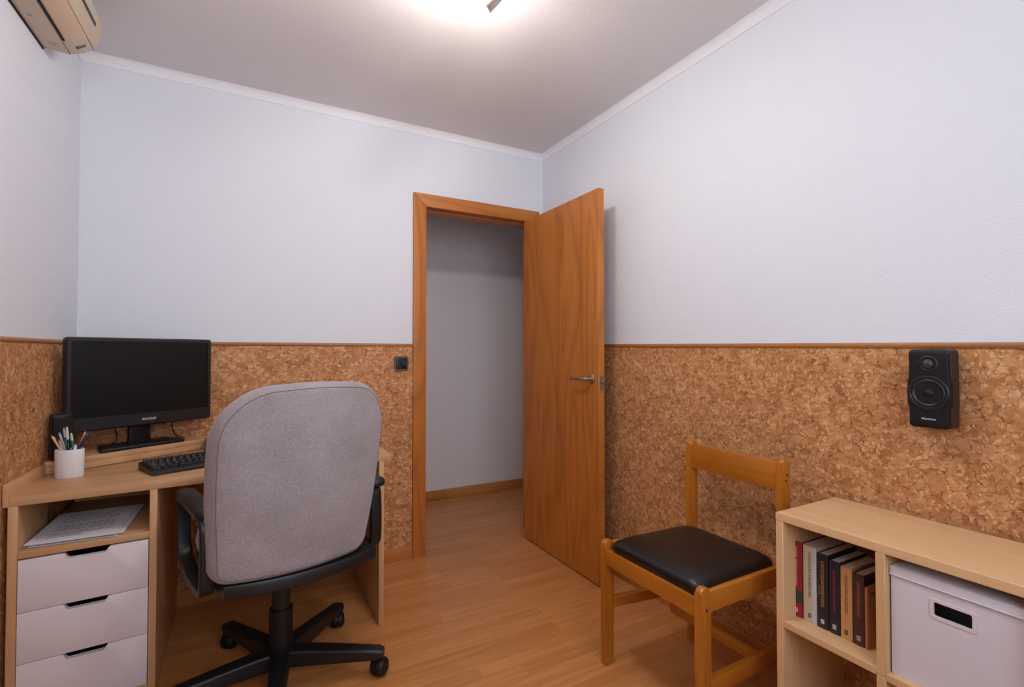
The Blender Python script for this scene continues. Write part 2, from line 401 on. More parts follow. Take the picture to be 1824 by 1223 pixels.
# cork wainscot, dado rail, skirting, cove
CT = .008
struct('trim_1', box((xl(0)+.001, -CT, 0), (-.9115, 0, RAIL-.005)), CORK, 0)
y1 = YF
struct('trim_2', prism(NB(), [(xl(0)+.0, 0, 0), (xl(y1), y1, 0), (xl(y1)+CT, y1, 0), (xl(0)+CT, -CT, 0)], (0, 0, RAIL-.005)), CORK, 0)
t = NB()
P_ = [(-.014, 0), (-.0, -1.4), (0, y1)]
rings = [[(x-CT, y, 0), (x+.002, y, 0), (x+.002, y, rr_(y)-.006), (x-CT, y, rr_(y)-.006)] for x, y in P_]
struct('trim_3', loft(t, rings), CORK, 0)
def railprof(n=7, h=.017, d=.013):
    return [(0, -h), (d*.75, -h)]+[(d*.62+d*.38*math.cos(a), -h/2+h/2*math.sin(a)) for a in [R(-70+140*k/n) for k in range(n+1)]]+[(d*.5, 0), (0, 0)]
pr = railprof()
struct('trim_4', loft(NB(), [[(x, -q-.001, RAIL+h) for q, h in pr] for x in (xl(0)+.004, -.9115)]), DADO('X'))
struct('trim_5', loft(NB(), [[(xl(y)+q+.001, y, RAIL+h) for q, h in pr] for y in (-.002, y1)]), DADO('Y'))
struct('trim_6', loft(NB(), [[(x-q-.001, y, rr_(y)+h) for q, h in pr] for x, y in ((-.014, -.002), (0, -1.4), (0, y1))]), DADO('Y'))
struct('baseboard_back', box((xl(0)+.003, -.022, 0), (-.9115, -CT, .072), .003), BASEW('X'))
struct('baseboard_left', loft(NB(), [[(xl(y)+CT, y, 0), (xl(y)+.024, y, 0), (xl(y)+.024, y, .069), (xl(y)+.021, y, .072), (xl(y)+CT, y, .072)] for y in (-.023, y1)]), BASEW('Y'))
struct('baseboard_right', loft(NB(), [[(x-CT, y, 0), (x-.024, y, 0), (x-.024, y, .067), (x-.021, y, .07), (x-CT, y, .07)] for x, y in ((-.014, -.03), (0, -1.4), (0, y1))]), BASEW('Y'))
def covepts(n=8, s=.043):
    # (out from wall, up from cove bottom)
    return [(0, 0), (.004, 0)]+[(.004+(s-.004)*(1-math.cos(a)), s*math.sin(a)) for a in [R(90*k/n) for k in range(n+1)]]+[(s+.006, s*1.0), (s+.006, s+.02), (0, s+.02)]
cp = covepts()
struct('trim_7', loft(NB(), [[(x, -q, cz(0)+h) for q, h in cp] for x in (xl(0)-.02, -.01)]), COVE)
struct('trim_8', loft(NB(), [[(xl(y)+q, y, cz(y)+h) for q, h in cp] for y in (-.0, y1)]), COVE)
struct('trim_9', loft(NB(), [[(x-q, y, cz(y)+h) for q, h in cp] for x, y in ((-.014, 0), (0, -1.4), (0, y1))]), COVE)

# door surround: casings, lining, stop
bm = NB(); C0, C1, CZ = -.911, -.055, 2.117
IX0, IX1, IZ = -.8345, -.100, 2.041
prism(bm, [(C0, -.024, 0), (IX0, -.024, 0), (IX0, -.024, IZ), (C0, -.024, CZ)], (0, .022, 0), bev=.0025)
t1 = struct('trim_10', bm, DOORW('Z'))
t1b = struct('trim_11', prism(NB(), [(C0+.0005, -.024, CZ), (IX0+.0005, -.024, IZ+.0005), (IX1, -.024, IZ+.0005), (C1, -.024, CZ)], (0, .022, 0), bev=.0025), DOORW('X'))
t1c = struct('trim_12', prism(NB(), [(IX1, -.024, 0), (C1, -.024, 0), (C1, -.024, CZ-.0005), (IX1+.0005, -.024, IZ)], (0, .022, 0), bev=.0025), DOORW('Z'))
bm = NB()
bx(bm, (DX0-.03, -.002, 0), (DX0+.001, .112, DZ+.03)); bx(bm, (DX1-.001, -.002, 0), (DX1+.03, .112, DZ+.03)); bx(bm, (DX0+.001, -.002, DZ-.001), (DX1-.001, .112, DZ+.03))
# rebate stops
bx(bm, (DX0+.001, .045, 0), (DX0+.013, .112, DZ-.001)); bx(bm, (DX1-.013, .045, 0), (DX1-.001, .112, DZ-.001)); bx(bm, (DX0+.013, .045, DZ-.013), (DX1-.013, .112, DZ-.001))
struct('trim_13', bm, DOORW('Z'))

# door leaf, open, nearly parallel to the right wall
d = bpy.data.objects.new('door_1', None); COL.objects.link(d); d['kind'] = 'structure'
d['label'] = 'cherry wood veneer door leaf standing open beside the right wall'
d.location = (-.172, -.035, 0)
LZ = 2.026
obj('door_leaf', box((-.019, -.775, .007), (.019, -.02, LZ), .0015, 1), DOORW('Z'), d)
obj('lock_plate', box((-.011, -.7765, .99), (.011, -.7752, 1.065), .0005, 1), GREYP, d)['label'] = 'grey metal lock plate on the door edge'
obj('latch', box((-.006, -.7845, 1.025), (.006, -.7767, 1.042), .002), STEEL, d)
def lever(s):
    bm = NB(); x = s*.019
    lathe(bm, [(.0235, 0), (.0255, s*.002), (.0255, s*.006), (.022, s*.009), (.011, s*.0095)], (x, -.722, 1.048), 'X', 32)
    tube(bm, [(x+s*.008, -.722, 1.048), (x+s*.036, -.722, 1.048), (x+s*.045, -.719, 1.048), (x+s*.049, -.708, 1.048), (x+s*.05, -.69, 1.048), (x+s*.05, -.60, 1.048)], [.0085, .0085, .009, .009, .009, .0085], 16)
    o = obj('door_handle', bm, NICKEL, d); o['label'] = 'satin metal lever handle on a round rose'
lever(-1); lever(1)
for z in (.25, 1.02, 1.8):
    obj('hinge', tube(NB(), [(.019, -.012, z), (.019, -.012, z+.08)], .006, 12), STEEL, d)

# light switch
s = thing('light_switch', 'square black light switch with grey frame on cork wall beside door frame', 'switch', (-.979, -CT, 1.12))
fr = [(x, z) for x, z in rrect(.084, .084, .012)]
bm = NB(); loft(bm, [[(x*k, -y, z*k) for x, z in fr] for y, k in ((0, 1), (.006, 1), (.009, .95))])
obj('frame', bm, plain('switch_frame_bronze', srgb(112, 96, 84), .35, metal=.6), s)
bm = NB(); loft(bm, [[(x*k, -y, z*k) for x, z in rrect(.064, .064, .009)] for y, k in ((.008, 1), (.0125, 1), (.014, .95))])
obj('rocker', bm, BLACK, s)

# ------------------------------------------------------------ desk
YD = lambda x: -.672+.08*(x+1.8)
DT, DB = .737, .709                           # worktop top and underside
DL, DR = -2.4045, -1.199
desk = thing('corner_desk', 'light oak desk with raised corner shelf and three white drawers along cork wall', 'desk', (-1.9, -.4, 0))
OX, OY = 1.9, .4
def L(p): return (p[0]+OX, p[1]+OY, p[2])
wl = lambda y: xl(y)+CT+.002                  # inner face of the left wall lining
poly = [(DL, YD(DL)), (DR, YD(DR)), (DR, -.03), (wl(-.03), -.03), (wl(-.4), -.4), (DL, -.45)]
obj('worktop', prism(NB(), [L((x, y, DB)) for x, y in poly], (0, 0, DT-DB), bev=.0012), DESKW('X'), desk)
# side strip rising along the left wall
ls = [(wl(YD(DL)), YD(DL)-.0006), (DL+.0, YD(DL)-.0006), (DL+.004, -.40), (wl(-.40), -.40)]
obj('side_strip', prism(NB(), [L((x, y, DB-.001)) for x, y in ls], (0, 0, .778-DB+.001), bev=.0012), DESKW('Y'), desk)
# raised corner shelf (diagonal front)
SZ = .785
fa, fb = (-2.402, -.410), (-1.80, -.024)
cs = [(wl(-.40), -.40), fa, fb, (wl(-.02), -.012)]
bm = NB(); prism(bm, [L((x, y, SZ-.022)) for x, y in cs], (0, 0, .022), bev=.002)
obj('corner_shelf', bm, DESKW('X'), desk)
dx, dy = fb[0]-fa[0], fb[1]-fa[1]; ln = math.hypot(dx, dy); nx, ny = -dy/ln, dx/ln
fp = [(fa[0], fa[1]), (fb[0], fb[1]), (fb[0]+nx*.004-.02, -.012), (fa[0]+nx*.02, fa[1]+ny*.02)]
obj('shelf_front', prism(NB(), [L((x, y, DT+.0022)) for x, y in fp], (0, 0, SZ-.0222-DT-.0022), bev=.0005), DESKW('X'), desk)
# carcass of the drawer unit
UX = [-2.4055, -2.3825, -2.0545, -2.033]
def yfu(x): return YD(x)+.0005
def vpanel(name, x0, x1, z0, z1, yb=-.03, ax='Z'):
    return obj(name, prism(NB(), [L((x0, yfu(x0), z0)), L((x1, yfu(x1), z0)), L((x1, yb, z0)), L((x0, yb, z0))], (0, 0, z1-z0), bev=.001), DESKW(ax), desk)
vpanel('side_panel', UX[0], UX[1], 0, DB, -.45)
vpanel('side_panel', UX[2], UX[3], 0, DB, -.075)
vpanel('side_panel', -1.2505, -1.2285, 0, DB, -.03)
obj('unit_back', box(L((UX[1]+.0005, -.13, .03)), L((UX[2]-.0005, -.118, DB-.001))), DESKW('Z'), desk)
def hpanel(name, z0, z1, set_=.0):
    x0, x1 = UX[1]+.0006, UX[2]-.0006
    return obj(name, prism(NB(), [L((x0, YD(x0)+set_, z0)), L((x1, YD(x1)+set_, z0)), L((x1, -.131, z0)), L((x0, -.131, z0))], (0, 0, z1-z0), bev=.0008), DESKW('X'), desk)
hpanel('unit_shelf', .545, .5665); hpanel('unit_base', .022, .046)
DZS = [(.540, .3795), (.3775, .2215), (.2195, .0490)]
for zt, zb in DZS:
    x0, x1 = UX[1]+.002, UX[2]-.002
    # front with a cut-out grip: outline in (x, z)
    g0, g1, gd = -2.277, -2.158, .0185
    out = [(x0, zb), (x1, zb), (x1, zt), (g1, zt)]
    out += [(g1-.006, zt-.004), (g1-.0105, zt-gd+.004), (g1-.0145, zt-gd)]
    out += [(g0+.0145, zt-gd), (g0+.0105, zt-gd+.004), (g0+.006, zt-.004)]
    out += [(g0, zt), (x0, zt)]
    bm = NB(); prism(bm, [L((x, YD(x)-.002, z)) for x, z in out], (0, .018, 0), bev=.0009)
    dr = obj('drawer', bm, DRAWER, desk); dr['label'] = 'white lacquered drawer front with cut-out grip'
    # drawer box behind the front
    bm = NB(); xa, xb_ = x0+.01, x1-.01; ya = YD(x0)+.05; yb = -.2; hz = zt-.045
    bx(bm, L((xa, ya, zb+.008)), L((xa+.01, yb, hz))); bx(bm, L((xb_-.01, ya, zb+.008)), L((xb_, yb, hz)))
    bx(bm, L((xa+.01, yb-.01, zb+.008)), L((xb_-.01, yb, hz))); bx(bm, L((xa+.01, ya, zb+.008)), L((xb_-.01, yb-.01, zb+.014)))
    obj('drawer_box', bm, PITCH, dr)
obj('modesty_rail', box(L((UX[3]+.001, -.055, .60)), L((-1.2515, -.04, DB-.001))), DESKW('X'), desk)

# papers on the open shelf of the desk
def sheet(name, label, corners, z, t, curl=0):
    c = [Vector(p) for p in corners]; bm = NB(); n = 10; m = 6; top = []; bot = []
    for i in range(n+1):
        rt = []; rb = []
        for j in range(m+1):
            u, v = i/n, j/m
            p = (c[0]*(1-u)+c[1]*u)*(1-v)+(c[3]*(1-u)+c[2]*u)*v
            zz = z+curl*max(0, 1-u*5)**2*(1-v)+curl*.7*max(0, 1-v*6)**2*(1-u)
            rt.append(bm.verts.new((p.x, p.y, zz+t))); rb.append(bm.verts.new((p.x, p.y, zz)))
        top.append(rt); bot.append(rb)
    for i in range(n):
        for j in range(m):
            bm.faces.new((top[i][j], top[i+1][j], top[i+1][j+1], top[i][j+1])); bm.faces.new((bot[i][j], bot[i][j+1], bot[i+1][j+1], bot[i+1][j]))
    for i in range(n):
        bm.faces.new((top[i][0], bot[i][0], bot[i+1][0], top[i+1][0])); bm.faces.new((top[i][m], top[i+1][m], bot[i+1][m], bot[i][m]))
    for j in range(m):
        bm.faces.new((top[0][j], top[0][j+1], bot[0][j+1], bot[0][j])); bm.faces.new((top[n][j], bot[n][j], bot[n][j+1], top[n][j+1]))
    o = obj(name, bm, PAPER); tag(o, label, 'paper', 'sheets on the open desk shelf'); return o
sheet('paper', 'lowest white sheet of the paper pile on the open desk shelf', [(-2.366, -.692), (-2.140, -.690), (-2.150, -.34), (-2.378, -.37)], .5672, .0016, .001)
sheet('paper', 'middle white sheets of the paper pile, their edge showing at the right', [(-2.372, -.690), (-2.127, -.682), (-2.120, -.335), (-2.366, -.35)], .5722, .0016, .002)
ptop = sheet('paper', 'topmost printed sheet of the paper pile with rows of grey text', [(-2.374, -.700), (-2.142, -.700), (-2.134, -.345), (-2.372, -.355)], .5772, .0010, .001)
bm = NB(); random.seed(4)
for k in range(15):
    y = -.655+k*.0185
    if k in (3, 8): continue
    x0_ = -2.335; x1_ = -2.335+(.165 if k not in (1, 0, 14) else .09)
    for q in range(9):
        a = x0_+(x1_-x0_)*q/9; b2 = a+(x1_-x0_)/9*random.uniform(.7, .95)
        bx(bm, (a, y, .5786), (b2, y+.006, .57875))
obj('printed_text', bm, INK, ptop, 0)['kind'] = 'stuff'

# ------------------------------------------------------------ monitor
TM = R(31)
mon = thing('computer_monitor', 'black widescreen computer monitor, switched off, on raised desk corner shelf', 'monitor', (-2.158, -.174, SZ), TM)
MW = .268
def rrp(w, h, r, y, cz_, seg=5): return [(x, y, cz_+z) for x, z in rrect(w, h, r, seg)]
zc0, zc1 = .876-SZ, 1.2435-SZ; zm = (zc0+zc1)/2; hgt = zc1-zc0
yo = -.038
bm = NB(); loft(bm, [rrp(2*MW-.006, hgt-.006, .010, yo-.003, zm), rrp(2*MW, hgt, .012, yo, zm), rrp(2*MW, hgt, .012, yo+.022, zm), rrp(2*MW-.03, hgt-.03, .012, yo+.030, zm), rrp(2*MW-.16, hgt-.12, .03, yo+.05, zm)], True)
obj('housing', bm, BLACK, mon)
bt, bb, bs = .0165, .052, .017
bm = NB()
o_ = rrect(2*MW-.006, hgt-.006, .010, 5); ix0, ix1, iz0, iz1 = -MW+bs, MW-bs, zc0+bb, zc1-bt
icx, icz = 0, (iz0+iz1)/2; ii = rrect(ix1-ix0, iz1-iz0, .002, 5)
ra = [[(x, yo-.0035, zm+z) for x, z in o_], [(x, yo-.0075, zm+z) for x, z in rrect(2*MW-.010, hgt-.010, .009, 5)], [(x, yo-.0075, icz+z) for x, z in ii], [(x, yo-.0035, icz+z) for x, z in ii]]
loft(bm, ra, False, closed=True); obj('bezel', bm, BLACK, mon)
obj('screen', box((ix0, yo-.0042, iz0), (ix1, yo-.0031, iz1)), SCREEN, mon)
text('logo', 'MEDDOMAEZ', .0135, LOGO, mon, basis((.012, yo-.0078, zc0+.026), (1, 0, 0), (0, 0, 1)), width=.053, label='small pale maker lettering on the lower bezel')
bm = NB(); prism(bm, [(-.042, .004, .012), (.042, .004, .012), (.036, .004, .12), (-.036, .004, .12)], (0, .02, 0), bev=.003)
obj('neck', bm, BLACKM, mon)
bm = NB()
bo = [(-.163, -.060), (.152, -.058), (.130, .070), (-.125, .072)]
def quad(pts, k, z):
    c = Vector((sum(p[0] for p in pts)/4, sum(p[1] for p in pts)/4)); out = []
    for i in range(4):
        p = Vector(pts[i]); a = (Vector(pts[i-1])-p).normalized(); b_ = (Vector(pts[(i+1) % 4])-p).normalized()
        p = c+(p-c)*k
        for q in range(5):
            s_ = q/4; out.append(((p+a*.012*(1-s_)**2+b_*.012*s_**2).x, (p+a*.012*(1-s_)**2+b_*.012*s_**2).y, z))
    return out
loft(bm, [quad(bo, .99, .0), quad(bo, 1, .002), quad(bo, 1, .010), quad(bo, .97, .0135)])
obj('stand_base', bm, BLACKM, mon)
mon.location.x -= .0
cb = tag(obj('cable', tube(NB(), [(-2.085, -.030, .90), (-2.062, -.022, .87), (-2.062, -.020, .835), (-2.055, -.022, .81), (-2.035, -.028, SZ+.0035), (-2.01, -.036, SZ+.003)], .0022, 8), PITCH), 'thin black cable drooping onto the desk shelf behind the monitor right side', 'cable', None)
cb2 = tag(obj('cable', tube(NB(), [(-2.275, -.030, .86), (-2.262, -.045, .825), (-2.258, -.06, .80), (-2.27, -.09, SZ+.003), (-2.31, -.13, SZ+.0025)], .0022, 8), PITCH), 'thin black cable running over the desk shelf left of the monitor neck', 'cable')

# speakers
def speaker(name, label, loc, rz, detailed):
    t = thing(name, label, 'speaker', loc, rz)
    W_, H_, D_ = (.094, .222, .066) if detailed else (.062, .172, .037)
    def sec(y, k=0, r=.011, bulge=0):
        pts = []
        for x, z in rrect(W_-2*k, H_-2*k, r, 6):
            pts.append((x, y, z+H_/2))
        return pts
    def outl(k, y, bulge):
        # rounded box with side swellings beside the woofer
        pts = []
        N = 14; w2, h2, r = W_/2-k, H_/2-k, .011
        path = []
        for q in range(7): a = R(90*q/6); path.append((w2-r+r*math.cos(a), h2-r+r*math.sin(a)))
        path = path[::-1]
        for q in range(N+1):
            z = (h2-r)-(2*(h2-r))*q/N
            path.append((w2, z))
        for q in range(7): a = R(-90*q/6); path.append((w2-r+r*math.cos(a), -(h2-r)+r*math.sin(a)))
        full = path+[(-x, z) for x, z in path[::-1]]
        out = []
        for x, z in full:
            d_ = abs(z-(-.012))
            b_ = bulge*max(0, min(1, (.043-d_)/.010)) if abs(x) > w2-.004 else 0
            b_ = b_*(3-2*b_/bulge)*1.0 if False else b_
            out.append((x+math.copysign(b_, x), y, z+H_/2))
        return out
    bg_ = .0045 if detailed else .0001
    bm = NB(); loft(bm, [outl(.003, -D_+.012, bg_*.2), outl(0, -D_+.014, bg_*.2), outl(0, -.004, bg_*.2), outl(.006, 0, bg_*.2)])
    obj('cabinet', bm, plain('speaker_brown_black', srgb(42, 34, 31), .5), t)
    bm = NB(); loft(bm, [outl(.004, -D_, bg_), outl(.001, -D_+.003, bg_), outl(0, -D_+.0115, bg_)])
    obj('front_baffle', bm, BLACKM, t)
    if detailed:
        zt_, zw = H_-.041, H_/2-.012
        f = -D_
        bm = NB(); lathe(bm, [(.0235, f), (.0215, f-.0015), (.018, f-.0018), (.012, f+.002)], (0, 0, zt_), 'Y', 32)
        tw = obj('tweeter', bm, BLACK, t)
        bm = NB(); lathe(bm, [(.0145, f+.001), (.0140, f-.002), (.0115, f-.006), (.007, f-.0085), (.002, f-.0095)], (0, 0, zt_), 'Y', 24); obj('dome', bm, DARKG, tw)
        bm = NB(); rg = [(.0498, f+.002), (.0498, f-.002), (.0475, f-.004), (.0425, f-.004), (.040, f-.0015), (.0385, f-.003), (.036, f-.0035), (.033, f-.0005), (.013, f+.006)]
        rg = [(r_*.985, h_) for r_, h_ in rg]
        lathe(bm, rg, (0, 0, zw), 'Y', 48); wf = obj('woofer', bm, BLACK, t)
        bm = NB(); lathe(bm, [(.0135, f+.006), (.0130, f+.002), (.010, f-.002), (.005, f-.004), (.001, f-.0043)], (0, 0, zw), 'Y', 24); obj('dust_cap', bm, BLACKM, wf)
        text('logo', 'Wharrmona', .0085, LOGO, t, basis((0, f-.0003, .0265), (1, 0, 0), (0, 0, 1)), width=.033, label='small pale maker lettering below the woofer')
    return t
speaker('wall_speaker', 'black two-way speaker hung on the cork of the right wall', (-CT-.0115, -2.139, .9725), R(-90), True)
bpy.data.objects['wall_speaker']
obj('wall_bracket', box((-.03, -.0, .09), (.03, .0115, .16), .002), BLACKM, bpy.data.objects['wall_speaker'])
speaker('desk_speaker', 'small black upright speaker on desk shelf behind the pen cup', (-2.377, -.362, SZ), R(33), False)

# ------------------------------------------------------------ pen cup and pens
CUP = Vector((-2.320, -.470, DT)); CA = R(-12)
cup = thing('pen_cup', 'white oval pen cup on the desk worktop', 'cup', CUP, CA)
hc = .100
n_ = 48
def oval(a, b_, z): return [(a*math.cos(2*math.pi*k/n_), b_*math.sin(2*math.pi*k/n_), z) for k in range(n_)]
bm = NB(); loft(bm, [oval(.0405, .0270, 0), oval(.0425, .0288, .003), oval(.043, .029, hc-.002), oval(.0424, .0285, hc), oval(.0408, .027, hc), oval(.040, .0262, hc-.003), oval(.039, .0255, .004)])
obj('cup_body', bm, WHITE, cup)
# ray helper only to read where a pen tip stands at a given distance
def pen(name, label, cat, base, top, rad, col, tipcol=None, tiplen=.012, kind='pencil', bands=()):
    b0 = Vector(base)+CUP; t0 = Vector(top)+CUP; d_ = (t0-b0); L_ = d_.length; d_.normalize()
    t = thing(name, label, cat, b0); q = Vector((0, 0, 1)).rotation_difference(d_); t.rotation_mode = 'QUATERNION'; t.rotation_quaternion = q
    bm = NB(); lathe(bm, [(rad*.9, 0), (rad, .002), (rad, L_-tiplen)], n=6 if kind == 'pencil' else 14)
    obj('barrel', bm, plain('barrel_'+name+str(col[:3]), col, .35), t)
    bm = NB()
    if kind == 'pencil': lathe(bm, [(rad, L_-tiplen), (rad*.28, L_-.002), (.0004, L_)], n=12)
    else: lathe(bm, [(rad*.9, L_-tiplen), (rad*.95, L_-tiplen*.5), (rad*.6, L_-.001), (.0008, L_)], n=14)
    obj('tip', bm, plain('tip'+str(tipcol[:3]), tipcol, .5), t)
    for z0, z1, c in bands:
        bm = NB(); lathe(bm, [(rad*1.04, L_*z0), (rad*1.04, L_*z1)], n=14); obj('band', bm, plain('band'+str(c[:3]), c, .4), t)
    return t
WOODT = srgb(224, 190, 160)
def sq(s_, q, z):
    s_ -= .85*q; return (s_*.877+q*.48, -s_*.48+q*.877, z)
_ca, _sa = math.cos(CA), math.sin(CA)
def el(x, y):                                 # cup-local ellipse radius
    u, v = x*_ca+y*_sa, -x*_sa+y*_ca
    return math.hypot(u/.0352, v/.0218)
_pen = pen
def pen(name, label, cat, base, top, *a, **k):
    T = Vector(top[:2]); z = top[2]; f = (hc-.006)/(z-.006)
    for it in range(200):
        c = Vector(base[:2])*(1-f)+T*f; e = el(c.x, c.y)
        if e > 1:
            c /= e; b_ = (c-T*f)/(1-f); eb = el(b_.x, b_.y)
            if eb > 1: b_ /= eb; T *= .985
            base = (b_.x, b_.y, .006)
        else: break
    eb = el(base[0], base[1])
    if eb > 1: base = (base[0]/eb, base[1]/eb, .006)
    return _pen(name, label, cat, base, (T.x, T.y, z), *a, **k)
pen('coloured_pencil', 'reddish brown pencil leaning far left in the pen cup', 'pencil', sq(.004, .004, .006), sq(-.073, .006, .145), .0032, srgb(104, 44, 34), srgb(168, 96, 80), .014)
pen('coloured_pencil', 'natural cream wood pencil leaning left in the pen cup', 'pencil', sq(.030, -.004, .006), sq(-.066, -.012, .150), .0035, srgb(214, 178, 140), srgb(236, 214, 190), .012)
pen('ballpoint_pen', 'white pen with blue end leaning left in the pen cup', 'pen', sq(-.004, .012, .006), sq(-.041, .014, .158), .0036, srgb(196, 194, 214), srgb(90, 100, 190), .008, 'pen')
pen('coloured_pencil', 'short pale yellow pencil between the cream pencil and teal pen', 'pencil', sq(.012, -.008, .006), sq(-.040, -.004, .135), .0028, srgb(206, 190, 150), WOODT, .010)
pen('ballpoint_pen', 'tall black pen with silver tip and teal grip in the pen cup', 'pen', sq(.010, .002, .006), sq(-.024, .006, .174), .0040, srgb(28, 28, 32), srgb(170, 170, 180), .030, 'pen', ((.60, .76, srgb(24, 150, 150)), (.80, .84, srgb(190, 190, 196))))
pen('paintbrush', 'black handled brush with cream tip, tallest in the pen cup', 'brush', sq(.006, -.014, .006), sq(-.012, -.004, .180), .0044, srgb(26, 22, 22), srgb(224, 200, 166), .046, 'pen')
pen('felt_marker', 'slim green marker with pale mint cap in the pen cup', 'pen', sq(.026, .010, .006), sq(.003, .014, .155), .0044, srgb(34, 110, 84), srgb(160, 216, 190), .028, 'pen')
pen('felt_marker', 'short white round-ended marker low in the pen cup middle', 'pen', sq(.020, -.012, .006), sq(.021, -.010, .117), .0055, srgb(60, 60, 70), srgb(232, 228, 236), .022, 'pen')
pen('coloured_pencil', 'orange pencil leaning right in the pen cup', 'pencil', sq(-.010, .010, .006), sq(.056, .012, .162), .0034, srgb(206, 128, 48), WOODT, .012)
pen('coloured_pencil', 'black pencil with pale blue tip leaning right beside the orange one', 'pencil', sq(-.012, -.002, .006), sq(.063, .002, .155), .0034, srgb(30, 30, 52), srgb(150, 160, 200), .014)
pen('coloured_pencil', 'dark blue pencil leaning farthest right in the pen cup', 'pencil', sq(-.014, -.010, .006), sq(.072, -.005, .158), .0034, srgb(40, 52, 128), srgb(70, 84, 170), .012)

# ------------------------------------------------------------ keyboard
kb = thing('computer_keyboard', 'black computer keyboard on the desk, partly behind the swivel chair', 'keyboard', (-2.059, -.609, DT), R(23))
KL, KD = .445, .165
def kprof(x): return [(x, 0, .002), (x, .004, 0), (x, KD-.01, 0), (x, KD, .006), (x, KD, .026), (x, KD-.006, .030), (x, .032, .0155), (x, .006, .012), (x, 0, .008)]
bm = NB(); rings = [kprof(x) for x in (0, .006, KL-.006, KL)]
for i in (0, 3): rings[i] = [(x, KD/2+(y-KD/2)*.97, .012+(z-.012)*.86) for x, y, z in rings[i]]
loft(bm, rings); obj('case', bm, BLACK, kb)
sl = math.atan2(.0145, KD-.038)
rows = 6; kn = 0
key_m = plain('key_black', srgb(34, 34, 38), .35); keyleg = plain('key_legend', srgb(200, 200, 206), .5)
kmesh = {}
for r_ in range(rows):
    yy = .034+r_*.0205+(.006 if r_ == 5 else 0); x = .012
    seq = {0: [1.25, 1.25, 1.25, 6, 1.25, 1.25, 1.25, 1.25], 1: [2.25]+[1]*10+[2.5], 2: [1.75]+[1]*11+[2], 3: [1.5]+[1]*12+[1.25], 4: [1]*13+[2], 5: [1]*14}[r_]
    tot = sum(seq); u = (.325)/tot
    seq = [s_*u for s_ in seq]+[None]+[.0195]*3
    for s_ in seq:
        if s_ is None: x += .008; continue
        w_ = s_-.003; key = round(w_, 4)
        if key not in kmesh:
            bm = NB(); loft(bm, [[(a, b_, z) for a, b_ in [(i0, i0), (w_-i0, i0), (w_-i0, .017-i0), (i0, .017-i0)]] for i0, z in ((0, 0), (.0006, .005), (.0022, .0075))])
            t0 = obj('key', bm, key_m); kmesh[key] = t0.data; bpy.data.objects.remove(t0)
        k_ = bpy.data.objects.new('key', kmesh[key]); COL.objects.link(k_); k_.parent = kb
        k_.location = (x, yy, .0150+(yy-.032)*math.tan(sl)); k_.rotation_euler = (sl, 0, 0)
        x += s_; kn += 1
bm = NB(); random.seed(2)
for r_ in range(1, 5):
    for q in range(14):
        xx = .020+q*.0232+r_*.004; yy = .034+r_*.0205+.010
        if xx < .33:
            t_ = bmesh.new(); bmesh.ops.create_cube(t_, size=1)
            M = Matrix.Translation((xx, yy, .0150+(yy-.032)*math.tan(sl)+.0076)) @ Matrix.Rotation(sl, 4, 'X') @ Matrix.Diagonal((.0035, .0035, .0003, 1))
            merge(bm, t_, mat=M)
o = obj('key_legends', bm, keyleg, kb, 0); o['kind'] = 'stuff'

tag(obj('small_box', box((-1.925, -.152, DT), (-1.855, -.108, DT+.050), .003), plain('translucent_grey', srgb(92, 84, 80), .3)), 'small dark grey box on desk beside the keyboard, half behind the swivel chair', 'box')

# ------------------------------------------------------------ swivel office chair
CC = Vector((-1.647, -.812, 0))
ch = thing('office_chair', 'swivel office chair with grey fabric back, black arms and five-star castor base', 'chair', CC, R(15))
# local: +y forward, x right
BH = .60; Z0 = .486; Z1 = 1.078
def hwf(z):
    s_ = (z-Z0)/(Z1-Z0)
    return .236+.060*math.sin(min(1, s_/.9)*math.pi/2)
def outline(inset=0, nseg=10):
    """rounded trapezoid in (x, z): list of points, counter-clockwise seen from behind"""
    pts = []; H_ = Z1-Z0; rt, rb = .165, .06
    def cor(cx, cz__, r, a0, a1):
        return [(cx+r*math.cos(R(a0+(a1-a0)*k/nseg)), cz__+r*math.sin(R(a0+(a1-a0)*k/nseg))) for k in range(nseg+1)]
    w = 1.0
    raw = []
    raw += [(1, rb+(H_-rb-rt)*k/8) for k in range(8)]
    # build in metric coordinates with nominal half-width hw(z)
    P = []
    for k in range(9): z = rb+(H_-rb-rt)*k/8; P.append((hwf(Z0+z), z))
    hw1 = hwf(Z0+H_-rt)
    for k in range(1, nseg+1): a = R(90*k/nseg); P.append((hw1-rt+rt*math.cos(a), H_-rt+rt*math.sin(a)*1.0))
    half_top = [(x, z+.0) for x, z in P]
    top_c = [((hw1-rt)*(1-k/6), H_+.006*math.sin(math.pi/2*k/6)) for k in range(1, 7)]
    right = half_top+top_c
    bot = []
    hw0 = hwf(Z0+rb)
    for k in range(nseg): a = R(-90+90*k/nseg); bot.append((hw0-rb+rb*math.cos(a), rb+rb*math.sin(a)))
    botc = [((hw0-rb)*k/6, 0-.004*math.cos(math.pi/2*k/6)) for k in range(0, 6)]
    full = botc+bot+right
    left = [(-x, z) for x, z in full[1:-1]][::-1]
    full = full+left
    c = (0, H_/2)
    out = []
    nF = len(full)
    for i, (x, z) in enumerate(full):
        xa, za = full[i-1]; xb2, zb2 = full[(i+1) % nF]
        tx, tz = xb2-xa, zb2-za; l_ = math.hypot(tx, tz) or 1
        nx_, nz_ = tz/l_, -tx/l_
        out.append((x-nx_*inset, z-nz_*inset))
    return out
def place(x, z, t_):
    """t_ = how far forward of the back face; lean and wrap applied"""
    x = x+.082*(z/.59)-.036
    y = -.280+.035*(z/.59)+.060*(abs(x)/.27)**2.2+t_
    y += -.018*math.sin(math.pi*min(1, z/.59))*(1-(x/.3)**2)
    return (x, y, Z0+z)
